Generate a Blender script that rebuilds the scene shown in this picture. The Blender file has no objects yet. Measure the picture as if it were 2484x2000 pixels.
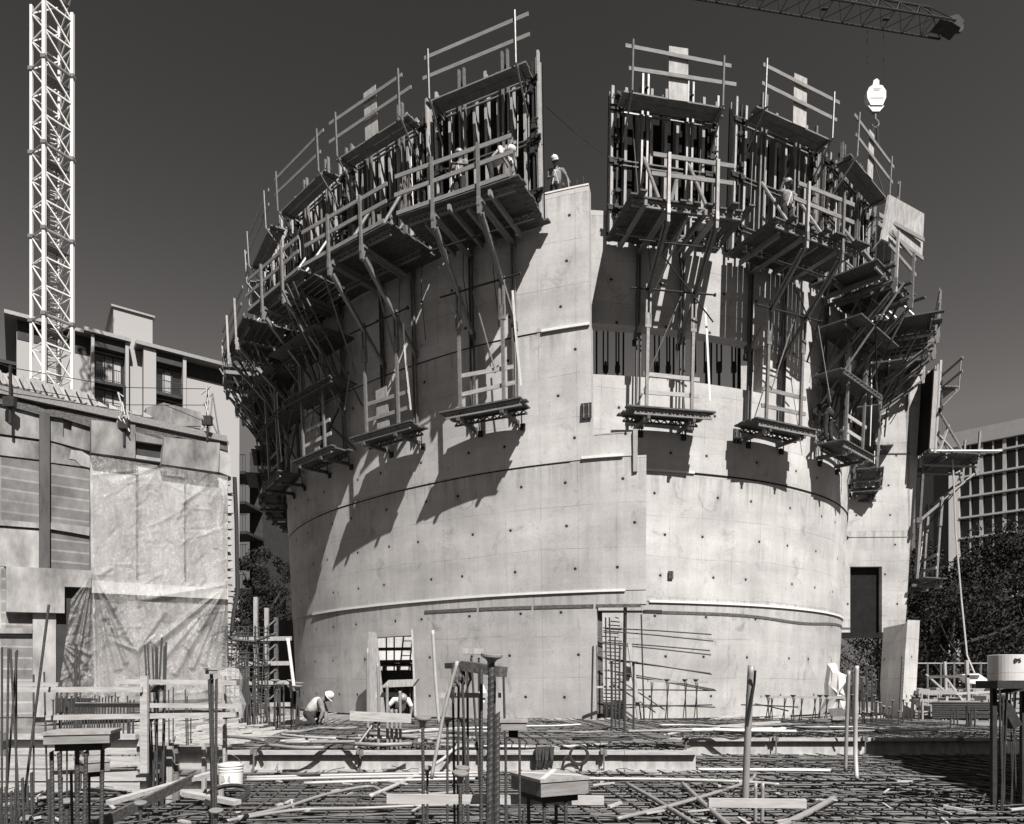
import bpy, math, random
from mathutils import Vector, Matrix
R_=math.radians
# ------------------------------------------------------------------ camera, sky, sun
SC=bpy.context.scene
COL=SC.collection
HC=1.25; F=1437.3; X0=1078.0; YH=1437.0
cam=bpy.data.cameras.new('camera'); camo=bpy.data.objects.new('camera',cam); COL.objects.link(camo)
camo.location=(0,0,HC); camo.rotation_euler=(R_(90),0,0)
cam.lens=24; cam.sensor_width=36; cam.shift_y=.2641; cam.clip_start=.05; cam.clip_end=2000
SC.camera=camo
SUN_EL=49; SUN_AZ=24          # azimuth to the right of straight behind the camera
sd=Vector((math.sin(R_(SUN_AZ))*math.cos(R_(SUN_EL)),-math.cos(R_(SUN_AZ))*math.cos(R_(SUN_EL)),math.sin(R_(SUN_EL))))
sl=bpy.data.lights.new('sun','SUN'); sl.energy=4.9; sl.angle=R_(.5); sl.color=(1,.97,.945)
so=bpy.data.objects.new('sun',sl); COL.objects.link(so); so.rotation_euler=sd.to_track_quat('Z','Y').to_euler()
W=bpy.data.worlds.new('World'); SC.world=W; W.use_nodes=True
nt=W.node_tree; nt.nodes.clear()
sk=nt.nodes.new('ShaderNodeTexSky'); sk.sky_type='NISHITA'; sk.sun_disc=False
sk.sun_elevation=R_(SUN_EL); sk.sun_rotation=R_(180-SUN_AZ); sk.air_density=1.0; sk.dust_density=1.1; sk.ozone_density=1.0
sp=nt.nodes.new('ShaderNodeSeparateColor'); cb=nt.nodes.new('ShaderNodeCombineColor')
bg=nt.nodes.new('ShaderNodeBackground'); wo=nt.nodes.new('ShaderNodeOutputWorld')
nt.links.new(sk.outputs[0],sp.inputs[0])
pw=nt.nodes.new('ShaderNodeMath'); pw.operation='POWER'; pw.inputs[1].default_value=2.1     # dark red filter in front of the lens
ks=nt.nodes.new('ShaderNodeMath'); ks.operation='MULTIPLY'; ks.inputs[1].default_value=.80
mn=nt.nodes.new('ShaderNodeMath'); mn.operation='MINIMUM'; mn.inputs[1].default_value=2.3
nt.links.new(sp.outputs[0],pw.inputs[0]); nt.links.new(pw.outputs[0],ks.inputs[0]); nt.links.new(ks.outputs[0],mn.inputs[0])
for i,k in enumerate((1.04,.975,.94)):
    m=nt.nodes.new('ShaderNodeMath'); m.operation='MULTIPLY'; m.inputs[1].default_value=k
    nt.links.new(mn.outputs[0],m.inputs[0]); nt.links.new(m.outputs[0],cb.inputs[i])
nt.links.new(cb.outputs[0],bg.inputs[0]); bg.inputs[1].default_value=.05
nt.links.new(bg.outputs[0],wo.inputs[0])
vs=SC.view_settings; vs.view_transform='Standard'; vs.look='None'; vs.exposure=.62; vs.gamma=1; vs.use_curve_mapping=False
SC.cycles.max_bounces=5; SC.cycles.diffuse_bounces=1; SC.cycles.transparent_max_bounces=12
rnd=random.Random(7)
# ------------------------------------------------------------------ helpers
def P(x,y,Y): return Vector(((x-X0)/F*Y,Y,HC+(YH-y)/F*Y))
def Gp(x,y,z):                          # where the sight line through (x,y) meets height z
    Y=F*(HC-z)/(y-YH); return Vector(((x-X0)/F*Y,Y,z))
class MB:
    def __init__(s): s.v=[];s.f=[];s.uv=None
    def add(s,vs,fs):
        n=len(s.v); s.v+= [tuple(v) for v in vs]; s.f+=[tuple(n+i for i in f) for f in fs]; return s
    def box(s,x0,y0,z0,x1,y1,z1):
        return s.add([(x0,y0,z0),(x1,y0,z0),(x1,y1,z0),(x0,y1,z0),(x0,y0,z1),(x1,y0,z1),(x1,y1,z1),(x0,y1,z1)],
            [(0,3,2,1),(4,5,6,7),(0,1,5,4),(1,2,6,5),(2,3,7,6),(3,0,4,7)])
    def bar(s,p,q,w=.05,h=None,up=(0,0,1)):
        h=w if h is None else h
        p=Vector(p);q=Vector(q);d=(q-p)
        if d.length<1e-6: return s
        d.normalize(); u=Vector(up)
        if abs(d.dot(u))>.98: u=Vector((0,1,0)) if abs(d.y)<.9 else Vector((1,0,0))
        a=d.cross(u).normalized(); b=a.cross(d).normalized(); a*=w/2; b*=h/2
        return s.add([p-a-b,p+a-b,p+a+b,p-a+b,q-a-b,q+a-b,q+a+b,q-a+b],[(0,3,2,1),(4,5,6,7),(0,1,5,4),(1,2,6,5),(2,3,7,6),(3,0,4,7)])
    def tube(s,pts,r,n=6,r1=None):
        pts=[Vector(p) for p in pts]; rings=[]; m=len(pts)
        base=len(s.v); up=None
        for i,p in enumerate(pts):
            d=(pts[min(i+1,m-1)]-pts[max(i-1,0)]).normalized()
            if up is None:
                up=Vector((0,0,1)) if abs(d.z)<.9 else Vector((1,0,0))
            a=d.cross(up).normalized(); b=a.cross(d).normalized(); up=b
            rr=r if r1 is None else r+(r1-r)*i/(m-1)
            for k in range(n):
                t=2*math.pi*k/n; s.v.append(tuple(p+a*math.cos(t)*rr+b*math.sin(t)*rr))
        for i in range(m-1):
            for k in range(n):
                s.f.append((base+i*n+k,base+i*n+(k+1)%n,base+(i+1)*n+(k+1)%n,base+(i+1)*n+k))
        s.f.append(tuple(base+k for k in range(n))[::-1]); s.f.append(tuple(base+(m-1)*n+k for k in range(n)))
        return s
    def lathe(s,c,prof,n=20,ax=None):
        c=Vector(c); base=len(s.v); m=len(prof)
        M=Matrix.Identity(3) if ax is None else Vector(ax).to_track_quat('Z','Y').to_matrix()
        for r,z in prof:
            for k in range(n):
                t=2*math.pi*k/n; s.v.append(tuple(c+M@Vector((r*math.cos(t),r*math.sin(t),z))))
        for i in range(m-1):
            for k in range(n): s.f.append((base+i*n+k,base+i*n+(k+1)%n,base+(i+1)*n+(k+1)%n,base+(i+1)*n+k))
        s.f.append(tuple(base+k for k in range(n))[::-1]); s.f.append(tuple(base+(m-1)*n+k for k in range(n)))
        return s
    def prism(s,pts,d):
        n=len(pts); d=Vector(d); a=[Vector(p) for p in pts]
        return s.add(a+[p+d for p in a],[tuple(range(n)),tuple(range(n,2*n))[::-1]]+[(i,(i+1)%n,n+(i+1)%n,n+i)[::-1] for i in range(n)])
    def ribbed(s,p,q,r,pitch=.03):
        """deformed bar with ribs"""
        p=Vector(p);q=Vector(q);L=(q-p).length;n=max(2,int(L/pitch))
        pts=[];
        base=len(s.v); d=(q-p).normalized(); up=Vector((0,0,1)) if abs(d.z)<.9 else Vector((1,0,0))
        a=d.cross(up).normalized(); b=a.cross(d).normalized(); k=8; rings=0
        for i in range(n):
            for t,rr in ((i,r*.97),(i+.5,r*.97),(i+.6,r*1.07),(i+.85,r*1.07)):
                c=p+(q-p)*(min(t,n)/n)
                for j in range(k):
                    an=2*math.pi*j/k; sk_=d*(math.sin(an)*pitch*.35)
                    s.v.append(tuple(c+a*math.cos(an)*rr+b*math.sin(an)*rr+sk_))
                rings+=1
        for i in range(rings-1):
            for j in range(k): s.f.append((base+i*k+j,base+i*k+(j+1)%k,base+(i+1)*k+(j+1)%k,base+(i+1)*k+j))
        return s
    def build(s,name,mat,parent=None,smooth=False):
        me=bpy.data.meshes.new(name); me.from_pydata(s.v,[],s.f); me.update()
        if smooth:
            for p in me.polygons: p.use_smooth=True
        if s.uv:
            l=me.uv_layers.new(name='UVMap')
            for lp in me.loops: l.data[lp.index].uv=s.uv[lp.vertex_index]
        o=bpy.data.objects.new(name,me); COL.objects.link(o)
        if mat: me.materials.append(mat)
        if parent: o.parent=parent
        return o
def tag(o,label,cat,group=None,kind=None):
    if label: o['label']=label
    if cat: o['category']=cat
    if group: o['group']=group
    if kind: o['kind']=kind
    return o
def struct(o,label=None):
    o['kind']='structure'
    if label: o['label']=label
    return o
def thing(name,label,cat,M=None,group=None):
    o=bpy.data.objects.new(name,None); COL.objects.link(o); o.empty_display_size=.3
    if M is not None: o.matrix_world=M if isinstance(M,Matrix) else Matrix.Translation(Vector(M))
    return tag(o,label,cat,group)
# ------------------------------------------------------------------ materials (the photo is monochrome: neutral, faintly warm)
def g3(v,a=1): return (v*1.02,v*.99,v*.965,1)
def mat(name,v,rough=.75,var=.25,scale=6,stretch=(1,1,1),bump=.0,metal=0,spec=.3,fine=0,coord='Object',lo=None):
    m=bpy.data.materials.new(name); m.use_nodes=True; t=m.node_tree; b=t.nodes['Principled BSDF']
    b.inputs['Roughness'].default_value=rough; b.inputs['Metallic'].default_value=metal; b.inputs['Specular IOR Level'].default_value=spec
    b.inputs['Base Color'].default_value=g3(v)
    if var>0:
        tc=t.nodes.new('ShaderNodeTexCoord'); mp=t.nodes.new('ShaderNodeMapping'); mp.inputs['Scale'].default_value=stretch
        n=t.nodes.new('ShaderNodeTexNoise'); n.inputs['Scale'].default_value=scale; n.inputs['Detail'].default_value=6; n.inputs['Roughness'].default_value=.65
        cr=t.nodes.new('ShaderNodeValToRGB'); e=cr.color_ramp.elements
        e[0].position=.3; e[1].position=.7; e[0].color=g3(v*(1-var) if lo is None else lo); e[1].color=g3(min(.85,v*(1+var*.7)))
        oi=t.nodes.new('ShaderNodeObjectInfo'); mm=t.nodes.new('ShaderNodeVectorMath'); mm.operation='ADD'
        ms=t.nodes.new('ShaderNodeMath'); ms.operation='MULTIPLY'; ms.inputs[1].default_value=37
        L=t.links.new
        L(oi.outputs['Random'],ms.inputs[0]); L(tc.outputs[coord],mp.inputs[0]); L(mp.outputs[0],mm.inputs[0]); L(ms.outputs[0],mm.inputs[1]); L(mm.outputs[0],n.inputs[0])
        L(n.outputs[0],cr.inputs[0]); L(cr.outputs[0],b.inputs['Base Color'])
        if bump:
            bp=t.nodes.new('ShaderNodeBump'); bp.inputs['Strength'].default_value=bump; bp.inputs['Distance'].default_value=.02
            L(n.outputs[0],bp.inputs['Height']); L(bp.outputs[0],b.inputs['Normal'])
    return m
class M: pass
M.steel=mat('galvanised_steel',.25,.45,.3,9,metal=.35,spec=.5)
M.steeld=mat('dark_painted_steel',.10,.55,.4,7,spec=.4)
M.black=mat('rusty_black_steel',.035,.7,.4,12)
M.rebar=mat('rebar_steel',.055,.6,.5,30,spec=.5); M.rebarm=mat('mat_rebar_steel',.08,.6,.5,9,spec=.5)
M.timber=mat('formwork_timber',.36,.8,.35,3,(9,9,1.2),bump=.15)
M.timberh=mat('plank_timber',.24,.8,.35,3,(1.2,9,9),bump=.15)
M.timberl=mat('pale_new_timber',.42,.8,.3,3,(1.2,9,9),bump=.1)
M.timberd=mat('weathered_timber',.11,.85,.65,3,(1.5,8,8),bump=.15)
M.ply=mat('grey_plywood',.30,.8,.3,5,(3,3,1),bump=.1)
M.plyl=mat('pale_plywood',.42,.8,.35,7,(1,1,.35),bump=.1)
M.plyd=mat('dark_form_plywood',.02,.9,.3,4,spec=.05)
M.plyt=mat('platform_plywood',.20,.8,.3,5)
M.white=mat('white_paint',.78,.5,.1,5)
M.offw=mat('pale_plastic',.6,.45,.12,5)
M.pvc=mat('grey_plastic_pipe',.26,.4,.15,4,spec=.5)
M.pvcl=mat('pale_conduit',.42,.4,.15,4,spec=.5)
M.cap=mat('safety_cap_plastic',.22,.45,.15,10,spec=.5)
M.cloth=mat('dark_cloth',.035,.95,.5,14)
M.clothm=mat('mid_cloth',.22,.95,.4,14)
M.clothl=mat('light_cloth',.6,.95,.25,10)
M.vest=mat('bright_vest_cloth',.50,.9,.15,10)
M.skin=mat('skin',.14,.6,.15,10)
M.helw=mat('white_hard_hat',.68,.3,0)
M.helg=mat('grey_hard_hat',.28,.25,0,spec=.7)
M.glass=mat('window_glass',.03,.12,0,spec=.8)
M.rope=mat('rope',.4,.8,.2,20)
def concrete_uv(name,base=.42):
    """cast concrete: UV are metres along and up the wall"""
    m=bpy.data.materials.new(name); m.use_nodes=True; t=m.node_tree; b=t.nodes['Principled BSDF']; L=t.links.new
    b.inputs['Roughness'].default_value=.85; b.inputs['Specular IOR Level'].default_value=.25
    uv=t.nodes.new('ShaderNodeUVMap'); uv.uv_map='UVMap'
    def noise(sc,st,det=6,ro=.6,dist=0):
        mp=t.nodes.new('ShaderNodeMapping'); mp.inputs['Scale'].default_value=st; n=t.nodes.new('ShaderNodeTexNoise')
        n.inputs['Scale'].default_value=sc; n.inputs['Detail'].default_value=det; n.inputs['Roughness'].default_value=ro; n.inputs['Distortion'].default_value=dist
        L(uv.outputs[0],mp.inputs[0]); L(mp.outputs[0],n.inputs[0]); return n.outputs[0]
    def mth(op,a,b_=None,c=None):
        n=t.nodes.new('ShaderNodeMath'); n.operation=op
        for i,x in enumerate((a,b_,c)):
            if x is None: continue
            if isinstance(x,(int,float)): n.inputs[i].default_value=x
            else: L(x,n.inputs[i])
        return n.outputs[0]
    def rng(x,a,b_,c,d):
        n=t.nodes.new('ShaderNodeMapRange'); L(x,n.inputs[0])
        for i,k in enumerate((a,b_,c,d)): n.inputs[i+1].default_value=k
        return n.outputs[0]
    sx=t.nodes.new('ShaderNodeSeparateXYZ'); L(uv.outputs[0],sx.inputs[0]); U,V=sx.outputs[0],sx.outputs[1]
    big=mth('MULTIPLY',rng(noise(.35,(1,1,1),5,.6,.4),.3,.7,.76,1.12),rng(noise(.9,(.18,1.0,1),4,.6),.35,.65,.86,1.06))
    stk=rng(noise(2.2,(1,.12,1),6,.7),.3,.7,.88,1.08)
    fin=rng(noise(14,(1,1,1),4,.6),.3,.7,.92,1.06)
    # blotchy damp stains
    bl=mth('MULTIPLY',rng(noise(1.1,(1,.8,1),8,.75,1.0),.56,.72,1.0,.60),mth('MULTIPLY',rng(noise(2.6,(1,.5,1),7,.75,.6),.58,.72,1.0,.75),rng(noise(1.7,(.7,1.3,1),7,.7,.8),.28,.42,1.13,1.0)))
    # drips below each lift joint
    dr=noise(4.5,(1,.05,1),3,.6); fv=mth('FRACT',mth('DIVIDE',mth('SUBTRACT',V,.02),4.17))
    drip=mth('MULTIPLY',rng(dr,.46,.7,0,.42),rng(fv,.72,1.0,0,1))
    # faint panel joints
    lu=mth('ABSOLUTE',mth('SUBTRACT',mth('FRACT',mth('DIVIDE',mth('ADD',U,rng(noise(.5,(1,1,1),2),0,1,-.02,.02)),1.22)),.5))
    lv=mth('ABSOLUTE',mth('SUBTRACT',mth('FRACT',mth('DIVIDE',mth('ADD',V,rng(noise(.3,(1,1,1),2),0,1,-.12,.12)),1.39)),.5))
    brk=rng(noise(.9,(1,1,1),3),.42,.55,.15,1)
    ju=mth('MULTIPLY',rng(lu,.487,.497,0,.24),brk); jv=mth('MULTIPLY',rng(lv,.490,.496,0,.32),brk)
    # tie holes: uneven grid
    cu=mth('ADD',mth('FLOOR',mth('DIVIDE',U,1.83)),mth('MULTIPLY',mth('FLOOR',mth('DIVIDE',mth('ADD',V,.02),1.39)),3.7))
    hu=mth('MULTIPLY',mth('SUBTRACT',mth('FRACT',mth('DIVIDE',U,1.83)),mth('ADD',.5,mth('MULTIPLY',mth('SINE',mth('MULTIPLY',cu,2.4)),.16))),1.83)
    hv=mth('MULTIPLY',mth('SUBTRACT',mth('FRACT',mth('DIVIDE',mth('ADD',V,.02),1.39)),.56),1.39)
    hd=mth('SQRT',mth('ADD',mth('MULTIPLY',hu,hu),mth('MULTIPLY',hv,hv)))
    hole=rng(hd,.042,.056,1,0); halo=rng(hd,.06,.16,.10,0)
    k=mth('MULTIPLY',mth('MULTIPLY',mth('MULTIPLY',big,stk),fin),bl)
    for x in (drip,ju,jv,halo,mth('MULTIPLY',hole,.93)): k=mth('MULTIPLY',k,mth('SUBTRACT',1,x))
    oi=t.nodes.new('ShaderNodeObjectInfo'); k=mth('MULTIPLY',mth('MULTIPLY',k,base),rng(oi.outputs['Random'],0,1,.90,1.06))
    cc=t.nodes.new('ShaderNodeCombineColor')
    for i,q in enumerate((1.02,.99,.965)): L(mth('MULTIPLY',k,q),cc.inputs[i])
    L(cc.outputs[0],b.inputs['Base Color'])
    bp=t.nodes.new('ShaderNodeBump'); bp.inputs['Strength'].default_value=.35; bp.inputs['Distance'].default_value=.02
    L(mth('SUBTRACT',mth('MULTIPLY',noise(3,(1,1,1),6),.25),mth('ADD',mth('ADD',hole,ju),jv)),bp.inputs['Height']); L(bp.outputs[0],b.inputs['Normal'])
    return m
M.conc=concrete_uv('cast_concrete',.53)
M.concp=mat('rough_concrete',.42,.85,.3,1.6,bump=.3)
M.concw=mat('streaked_concrete',.40,.85,.4,1.6,(2.2,2.2,.25),bump=.15)
# ------------------------------------------------------------------ the curved concrete walls
LWP=[(5.4,21.8),(4.6,21.85),(3.6,22.0),(2.3,22.3),(.4,22.95),(-1.3,23.75),(-3.7,25.25),(-5.5,26.65),(-7.2,28.2),(-8.9,30.3),(-10.3,32.8),(-11.0,35.5),(-11.2,38.5),(-10.7,41.5),(-9.4,44.4)]
RWP=[(0.5,23.3),(2.5,23.35),(4.7,23.65),(6.6,24.1),(8.7,24.85),(10.7,26.0),(12.45,27.45),(13.92,29.3),(15.0,31.6),(15.95,34.4),(16.4,37.4),(16.0,40.5),(14.4,43.4)]
LEAN=.045
class Curve:
    def __init__(s,Pt,sign,u0=0):
        out=[]; n=24
        for i in range(len(Pt)-1):
            p0=Pt[max(i-1,0)];p1=Pt[i];p2=Pt[i+1];p3=Pt[min(i+2,len(Pt)-1)]
            for k in range(n):
                t=k/n
                out.append(tuple(.5*((2*p1[j])+(-p0[j]+p2[j])*t+(2*p0[j]-5*p1[j]+4*p2[j]-p3[j])*t*t+(-p0[j]+3*p1[j]-3*p2[j]+p3[j])*t**3) for j in (0,1)))
        out.append(Pt[-1]); s.p=out; s.sign=sign; s.L=[u0]
        for a,b in zip(out,out[1:]): s.L.append(s.L[-1]+math.dist(a,b))
    def at(s,u,off=0,z=0):
        L=s.L; lo,hi=0,len(L)-1
        while hi-lo>1:
            m=(lo+hi)//2
            if L[m]<=u: lo=m
            else: hi=m
        i=lo; t=(u-L[i])/(L[i+1]-L[i]); a,b=s.p[i],s.p[i+1]
        a2=s.p[max(i-10,0)];b2=s.p[min(i+11,len(s.p)-1)]
        tx,ty=b2[0]-a2[0],b2[1]-a2[1]; l=math.hypot(tx,ty); tx/=l;ty/=l
        nx,ny=(-ty,tx) if s.sign>0 else (ty,-tx)
        o=off+LEAN*z
        return Vector((a[0]+(b[0]-a[0])*t+nx*o,a[1]+(b[1]-a[1])*t+ny*o,z)),Vector((nx,ny,0))
    def find(s,x,off=0,z=0):            # arc length whose sight line has column x (near side)
        pv=None; u=s.L[0]; 
        while u<s.L[-1]:
            p,_=s.at(u,off,z); d=X0+F*p.x/p.y-x
            if pv is not None and d*pv<=0: return u
            pv=d; u+=.02
        return None
CL=Curve(LWP,1,-.8); CR=Curve(RWP,-1)
def wall_uv(mb,c,u0,u1,z0f,z1f,off=0,th=.4,du=.35,nz=6,sgn=1):
    """solid wall strip; z0f/z1f: height or function of u"""
    n=max(2,int(abs(u1-u0)/du)); f0=z0f if callable(z0f) else (lambda u:z0f); f1=z1f if callable(z1f) else (lambda u:z1f)
    if mb.uv is None: mb.uv=[]
    def grid(o,flip):
        b=len(mb.v)
        for i in range(n+1):
            u=u0+(u1-u0)*i/n
            for k in range(nz+1):
                z=f0(u)+(f1(u)-f0(u))*k/nz; uu=min(max(u,c.L[0]+.001),c.L[-1]-.001); p,_=c.at(uu,o,z); mb.v.append(tuple(p)); mb.uv.append((u+(0 if o==off else 40),z))
        for i in range(n):
            for k in range(nz):
                q=(b+i*(nz+1)+k,b+(i+1)*(nz+1)+k,b+(i+1)*(nz+1)+k+1,b+i*(nz+1)+k+1); mb.f.append(q if not flip else q[::-1])
        return b
    fl=(c.sign>0)
    a=grid(off,fl); b=grid(off-th,not fl); m=nz+1
    for i in range(n):
        for k in (0,nz):
            q=(a+i*m+k,a+(i+1)*m+k,b+(i+1)*m+k,b+i*m+k); mb.f.append(q)
    for i in (0,n):
        for k in range(nz): mb.f.append((a+i*m+k,a+i*m+k+1,b+i*m+k+1,b+i*m+k))
def strip(mb,c,u0,u1,zf,h,off,th,du=.4):
    wall_uv(mb,c,u0,u1,zf,(lambda u:(zf(u) if callable(zf) else zf)+h),off,th,du,1)
def slump(mb):                          # recompute nothing: helper for readability
    return mb
# --- outer (left) wall: three parts, one per pour; door opening in the first
uE1=CL.find(1258,0,2); uD0=CL.find(868,0,2.5); uD1=CL.find(776,0,2.5); uL1=CL.find(1362,0,4); uL2=CL.find(1352,0,6.5); uL3=CL.find(1333,0,8.6); uT=CL.find(1250,0,10)
UEND=CL.L[-1]-.01
lw=thing('spiral_wall','tall curved concrete wall at the left with a door opening, hung with formwork brackets','concrete wall',(0,0,0))
b=MB(); b.uv=[]
wall_uv(b,CL,uE1,uD0,0,3.3,0,.4); 
# door: jambs at lean, lintel above
wall_uv(b,CL,uD0,uD1,2.98,3.3,0,.4); wall_uv(b,CL,uD1,UEND,0,3.3,0,.4)
wall_uv(b,CL,uE1,UEND,3.3,4.2,0,.4,nz=2)
b.build('first_pour',M.conc,lw)
b=MB(); b.uv=[]; wall_uv(b,CL,uL1,uE1+.002,3.75,4.2,.003,.4,nz=2); b.build('door_lintel',M.conc,lw)
b=MB(); b.uv=[]; wall_uv(b,CL,uL1+.02,UEND,4.2,lambda u:8.42-.012*u,.02,.42,nz=6)
b.build('second_pour',M.conc,lw)
z2=lambda u:8.42-.012*u
b=MB(); b.uv=[]; wall_uv(b,CL,uL3,UEND,z2,9.15,.04,.44,nz=2); wall_uv(b,CL,uT+.06,UEND,9.15,12.6,.04,.44,nz=5)
b.build('third_pour',M.conc,lw)
b=MB(); b.uv=[]; wall_uv(b,CL,uT+.1,UEND,12.6,16.9,.06,.46,nz=6); b.build('fourth_pour',M.conc,lw)
# chamfer strips at the joints, coloured white as a sunlit lip
b=MB(); strip(b,CL,uE1-.9,CL.find(660,0,4.2),4.16,.07,.055,.05); b.uv=None; b.build('joint_strip',M.white,lw)
b=MB(); strip(b,CL,CL.find(1313,0,8.4),CL.find(1226,0,8.4),8.4,.07,.09,.06); b.uv=None; b.build('joint_strip',M.white,lw)
b=MB(); strip(b,CL,uT+.1,CL.find(1142,0,12.6),12.56,.08,.11,.06); b.uv=None; b.build('joint_strip',M.white,lw)
b=MB(); strip(b,CL,uT+.1,CL.find(1148,0,16.9),16.86,.05,.075,.07); b.uv=None; b.build('joint_strip',M.white,lw)
# dark keyway board under the first joint
b=MB(); 
for x0,x1 in ((1350,1255),(1250,1125),(1120,1010),(1005,895)):
    strip(b,CL,CL.find(x0,0,3.8),CL.find(x1,0,3.8),(lambda u:3.66+.012*(u-uE1)),.11,.02,.03)
b.uv=None; b.build('keyway_board',M.timberd,lw)
b=MB(); strip(b,CL,CL.find(1313,0,9.1),CL.find(1253,0,9.1),9.12,.04,.05,.3); b.uv=None; b.build('ledge',M.concp,lw)
# thin dark strips laid along the joints
for zf,x0,x1,o in ((lambda u:z2(u)-.05,1200,640,.026),(12.56,1135,700,.047)):
    b=MB(); strip(b,CL,CL.find(x0,0,9),22,zf,.035,o,.02); b.uv=None; b.build('joint_line',M.plyd,lw)
# --- inner (right) wall
rw=thing('spiral_wall','curved concrete wall on the right with a long window slot high up','concrete wall',(0,0,0))
uR0=CR.L[0]+.2; UR=CR.L[-1]-.01
b=MB(); b.uv=[]; wall_uv(b,CR,CR.find(1318,0,2),UR,0,4.05,0,.4,nz=3); b.build('first_pour',M.conc,rw)
b=MB(); b.uv=[]; wall_uv(b,CR,uR0,UR,4.05,8.5,.02,.42,nz=6); b.build('second_pour',M.conc,rw)
uS0=CR.find(1225,0,12); uS1=CR.find(1603,0,12)
b=MB(); b.uv=[]; wall_uv(b,CR,uR0,UR,8.5,11.55,.04,.44,nz=4)
wall_uv(b,CR,uR0,uS0,11.55,13.2,.04,.44,nz=2); wall_uv(b,CR,uS1,UR,11.55,13.2,.04,.44,nz=2); b.build('third_pour',M.conc,rw)
b=MB(); b.uv=[]; wall_uv(b,CR,uR0,UR,13.2,16.85,.06,.46,nz=5); b.build('fourth_pour',M.conc,rw)
b=MB(); strip(b,CR,CR.find(1366,0,4),UR-1,4.0,.07,.06,.05); b.uv=None; b.build('joint_strip',M.white,rw)  # white again to paint in the sunlit lip
b=MB(); strip(b,CR,CR.find(1348,0,8.4),CR.find(1460,0,8.4),8.45,.06,.08,.05); b.uv=None; b.build('joint_strip',M.white,rw)
b=MB(); strip(b,CR,CR.find(1460,0,8.4),UR-1,8.45,.035,.047,.02); b.uv=None; b.build('joint_line',M.plyd,rw)
b=MB(); strip(b,CR,CR.find(1380,0,3.4),UR-1,(lambda u:3.62-.16*math.exp(-((u-11)/2.2)**2)),.10,.02,.03); b.uv=None; b.build('keyway_board',M.timberd,rw)
# timber end stop board on the right edge of the second step
p0,_=CL.at(uL3,.02,7.9); p1,_=CL.at(uL3,.06,9.2)
b=MB(); b.bar(p0+Vector((.06,-.03,0)),p1+Vector((.06,-.03,0)),.14,.1); tag(b.build('stop_board',M.timber),'narrow timber stop board standing upright at the stepped wall edge','board')
# black anchor plates cast in the walls
def anchor(c,x,z,lab,k=1):
    u=c.find(x,0,z); p,n=c.at(u,.06,z); t=Vector((-n.y,n.x,0))
    Mx=Matrix(((t.x,n.x,0,p.x),(t.y,n.y,0,p.y),(0,0,1,p.z),(0,0,0,1)))@Matrix.Scale(k,4)
    o=thing('anchor_plate',lab,'steel plate',Mx,'cast-in anchor plates')
    m=MB(); m.box(-.17,0,-.25,.17,.03,.25); m.build('plate',M.black,o)
    m=MB()
    for i in (-1,1):
        m.bar((i*.08,.03,-.22),(i*.08,.07,.22),.03)
        for k in (-1,1): m.add([(i*.08-.05,.034,k*.14),(i*.08+.04,.034,k*.14),(i*.08,.034,k*.14+.07)],[(0,1,2)])
    m.build('channels',M.steel,o)
anchor(CL,1236,9.9,'black steel anchor plate on the outer wall beside the stepped edge')
for x,z,l,k in ((1345,10.15,'black anchor plate under the left end of the centre hanging platform',1),(1449,10.15,'black anchor plate under the right end of the centre hanging platform',1),(1549,9.9,'dark anchor plate under the hanging platform right of centre',1),(1410,4.95,'small dark anchor plate alone on the lower right wall face',.55)):
    anchor(CR,x,z,l,k)
# far side of the drum, seen through the door
fw=MB(); fw.uv=[]
FC=Curve([(-9.4,44.6),(-6,47.5),(-1,49.4),(4,49.6),(9,48),(14.2,43.8)],1)
wall_uv(fw,FC,0,FC.L[-1]-.01,0,8,0,.4,du=1)
tag(fw.build('far_wall',M.conc),'sunlit far side of the drum seen through the door','concrete wall')
# ------------------------------------------------------------------ climbing formwork units
def frame(c,u):
    p,n=c.at(u,0,0); t=Vector((-n.y,n.x,0))
    if t.x*1 + 0 < 0 and abs(t.x)>.02: pass
    T=Matrix(((t.x,n.x,0,p.x),(t.y,n.y,0,p.y),(0,0,1,p.z),(0,0,0,1)))
    return T@Matrix.Rotation(-math.atan(LEAN),4,'X')
def channel(m,p,q,w=.05,gap=.06,ax=(1,0,0)):
    a=Vector(ax)*(gap/2+w/2); p=Vector(p);q=Vector(q)
    m.bar(p-a,q-a,w,.1,ax if False else (0,1,0)); m.bar(p+a,q+a,w,.1,(0,1,0))
def girder(m,x0,x1,y,z,h=.24,w=.06,step=.3):
    m.box(x0,y-w/2,z-.05,x1,y+w/2,z); m.box(x0,y-w/2,z-h,x1,y+w/2,z-h+.05)
    n=max(1,int((x1-x0)/step)); s=(x1-x0)/n
    for i in range(n):
        a=x0+i*s
        m.bar((a+.02,y,z-h+.05),(a+s/2,y,z-.05),.035,.04,(0,1,0)); m.bar((a+s/2,y,z-.05),(a+s-.02,y,z-h+.05),.035,.04,(0,1,0))
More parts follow.
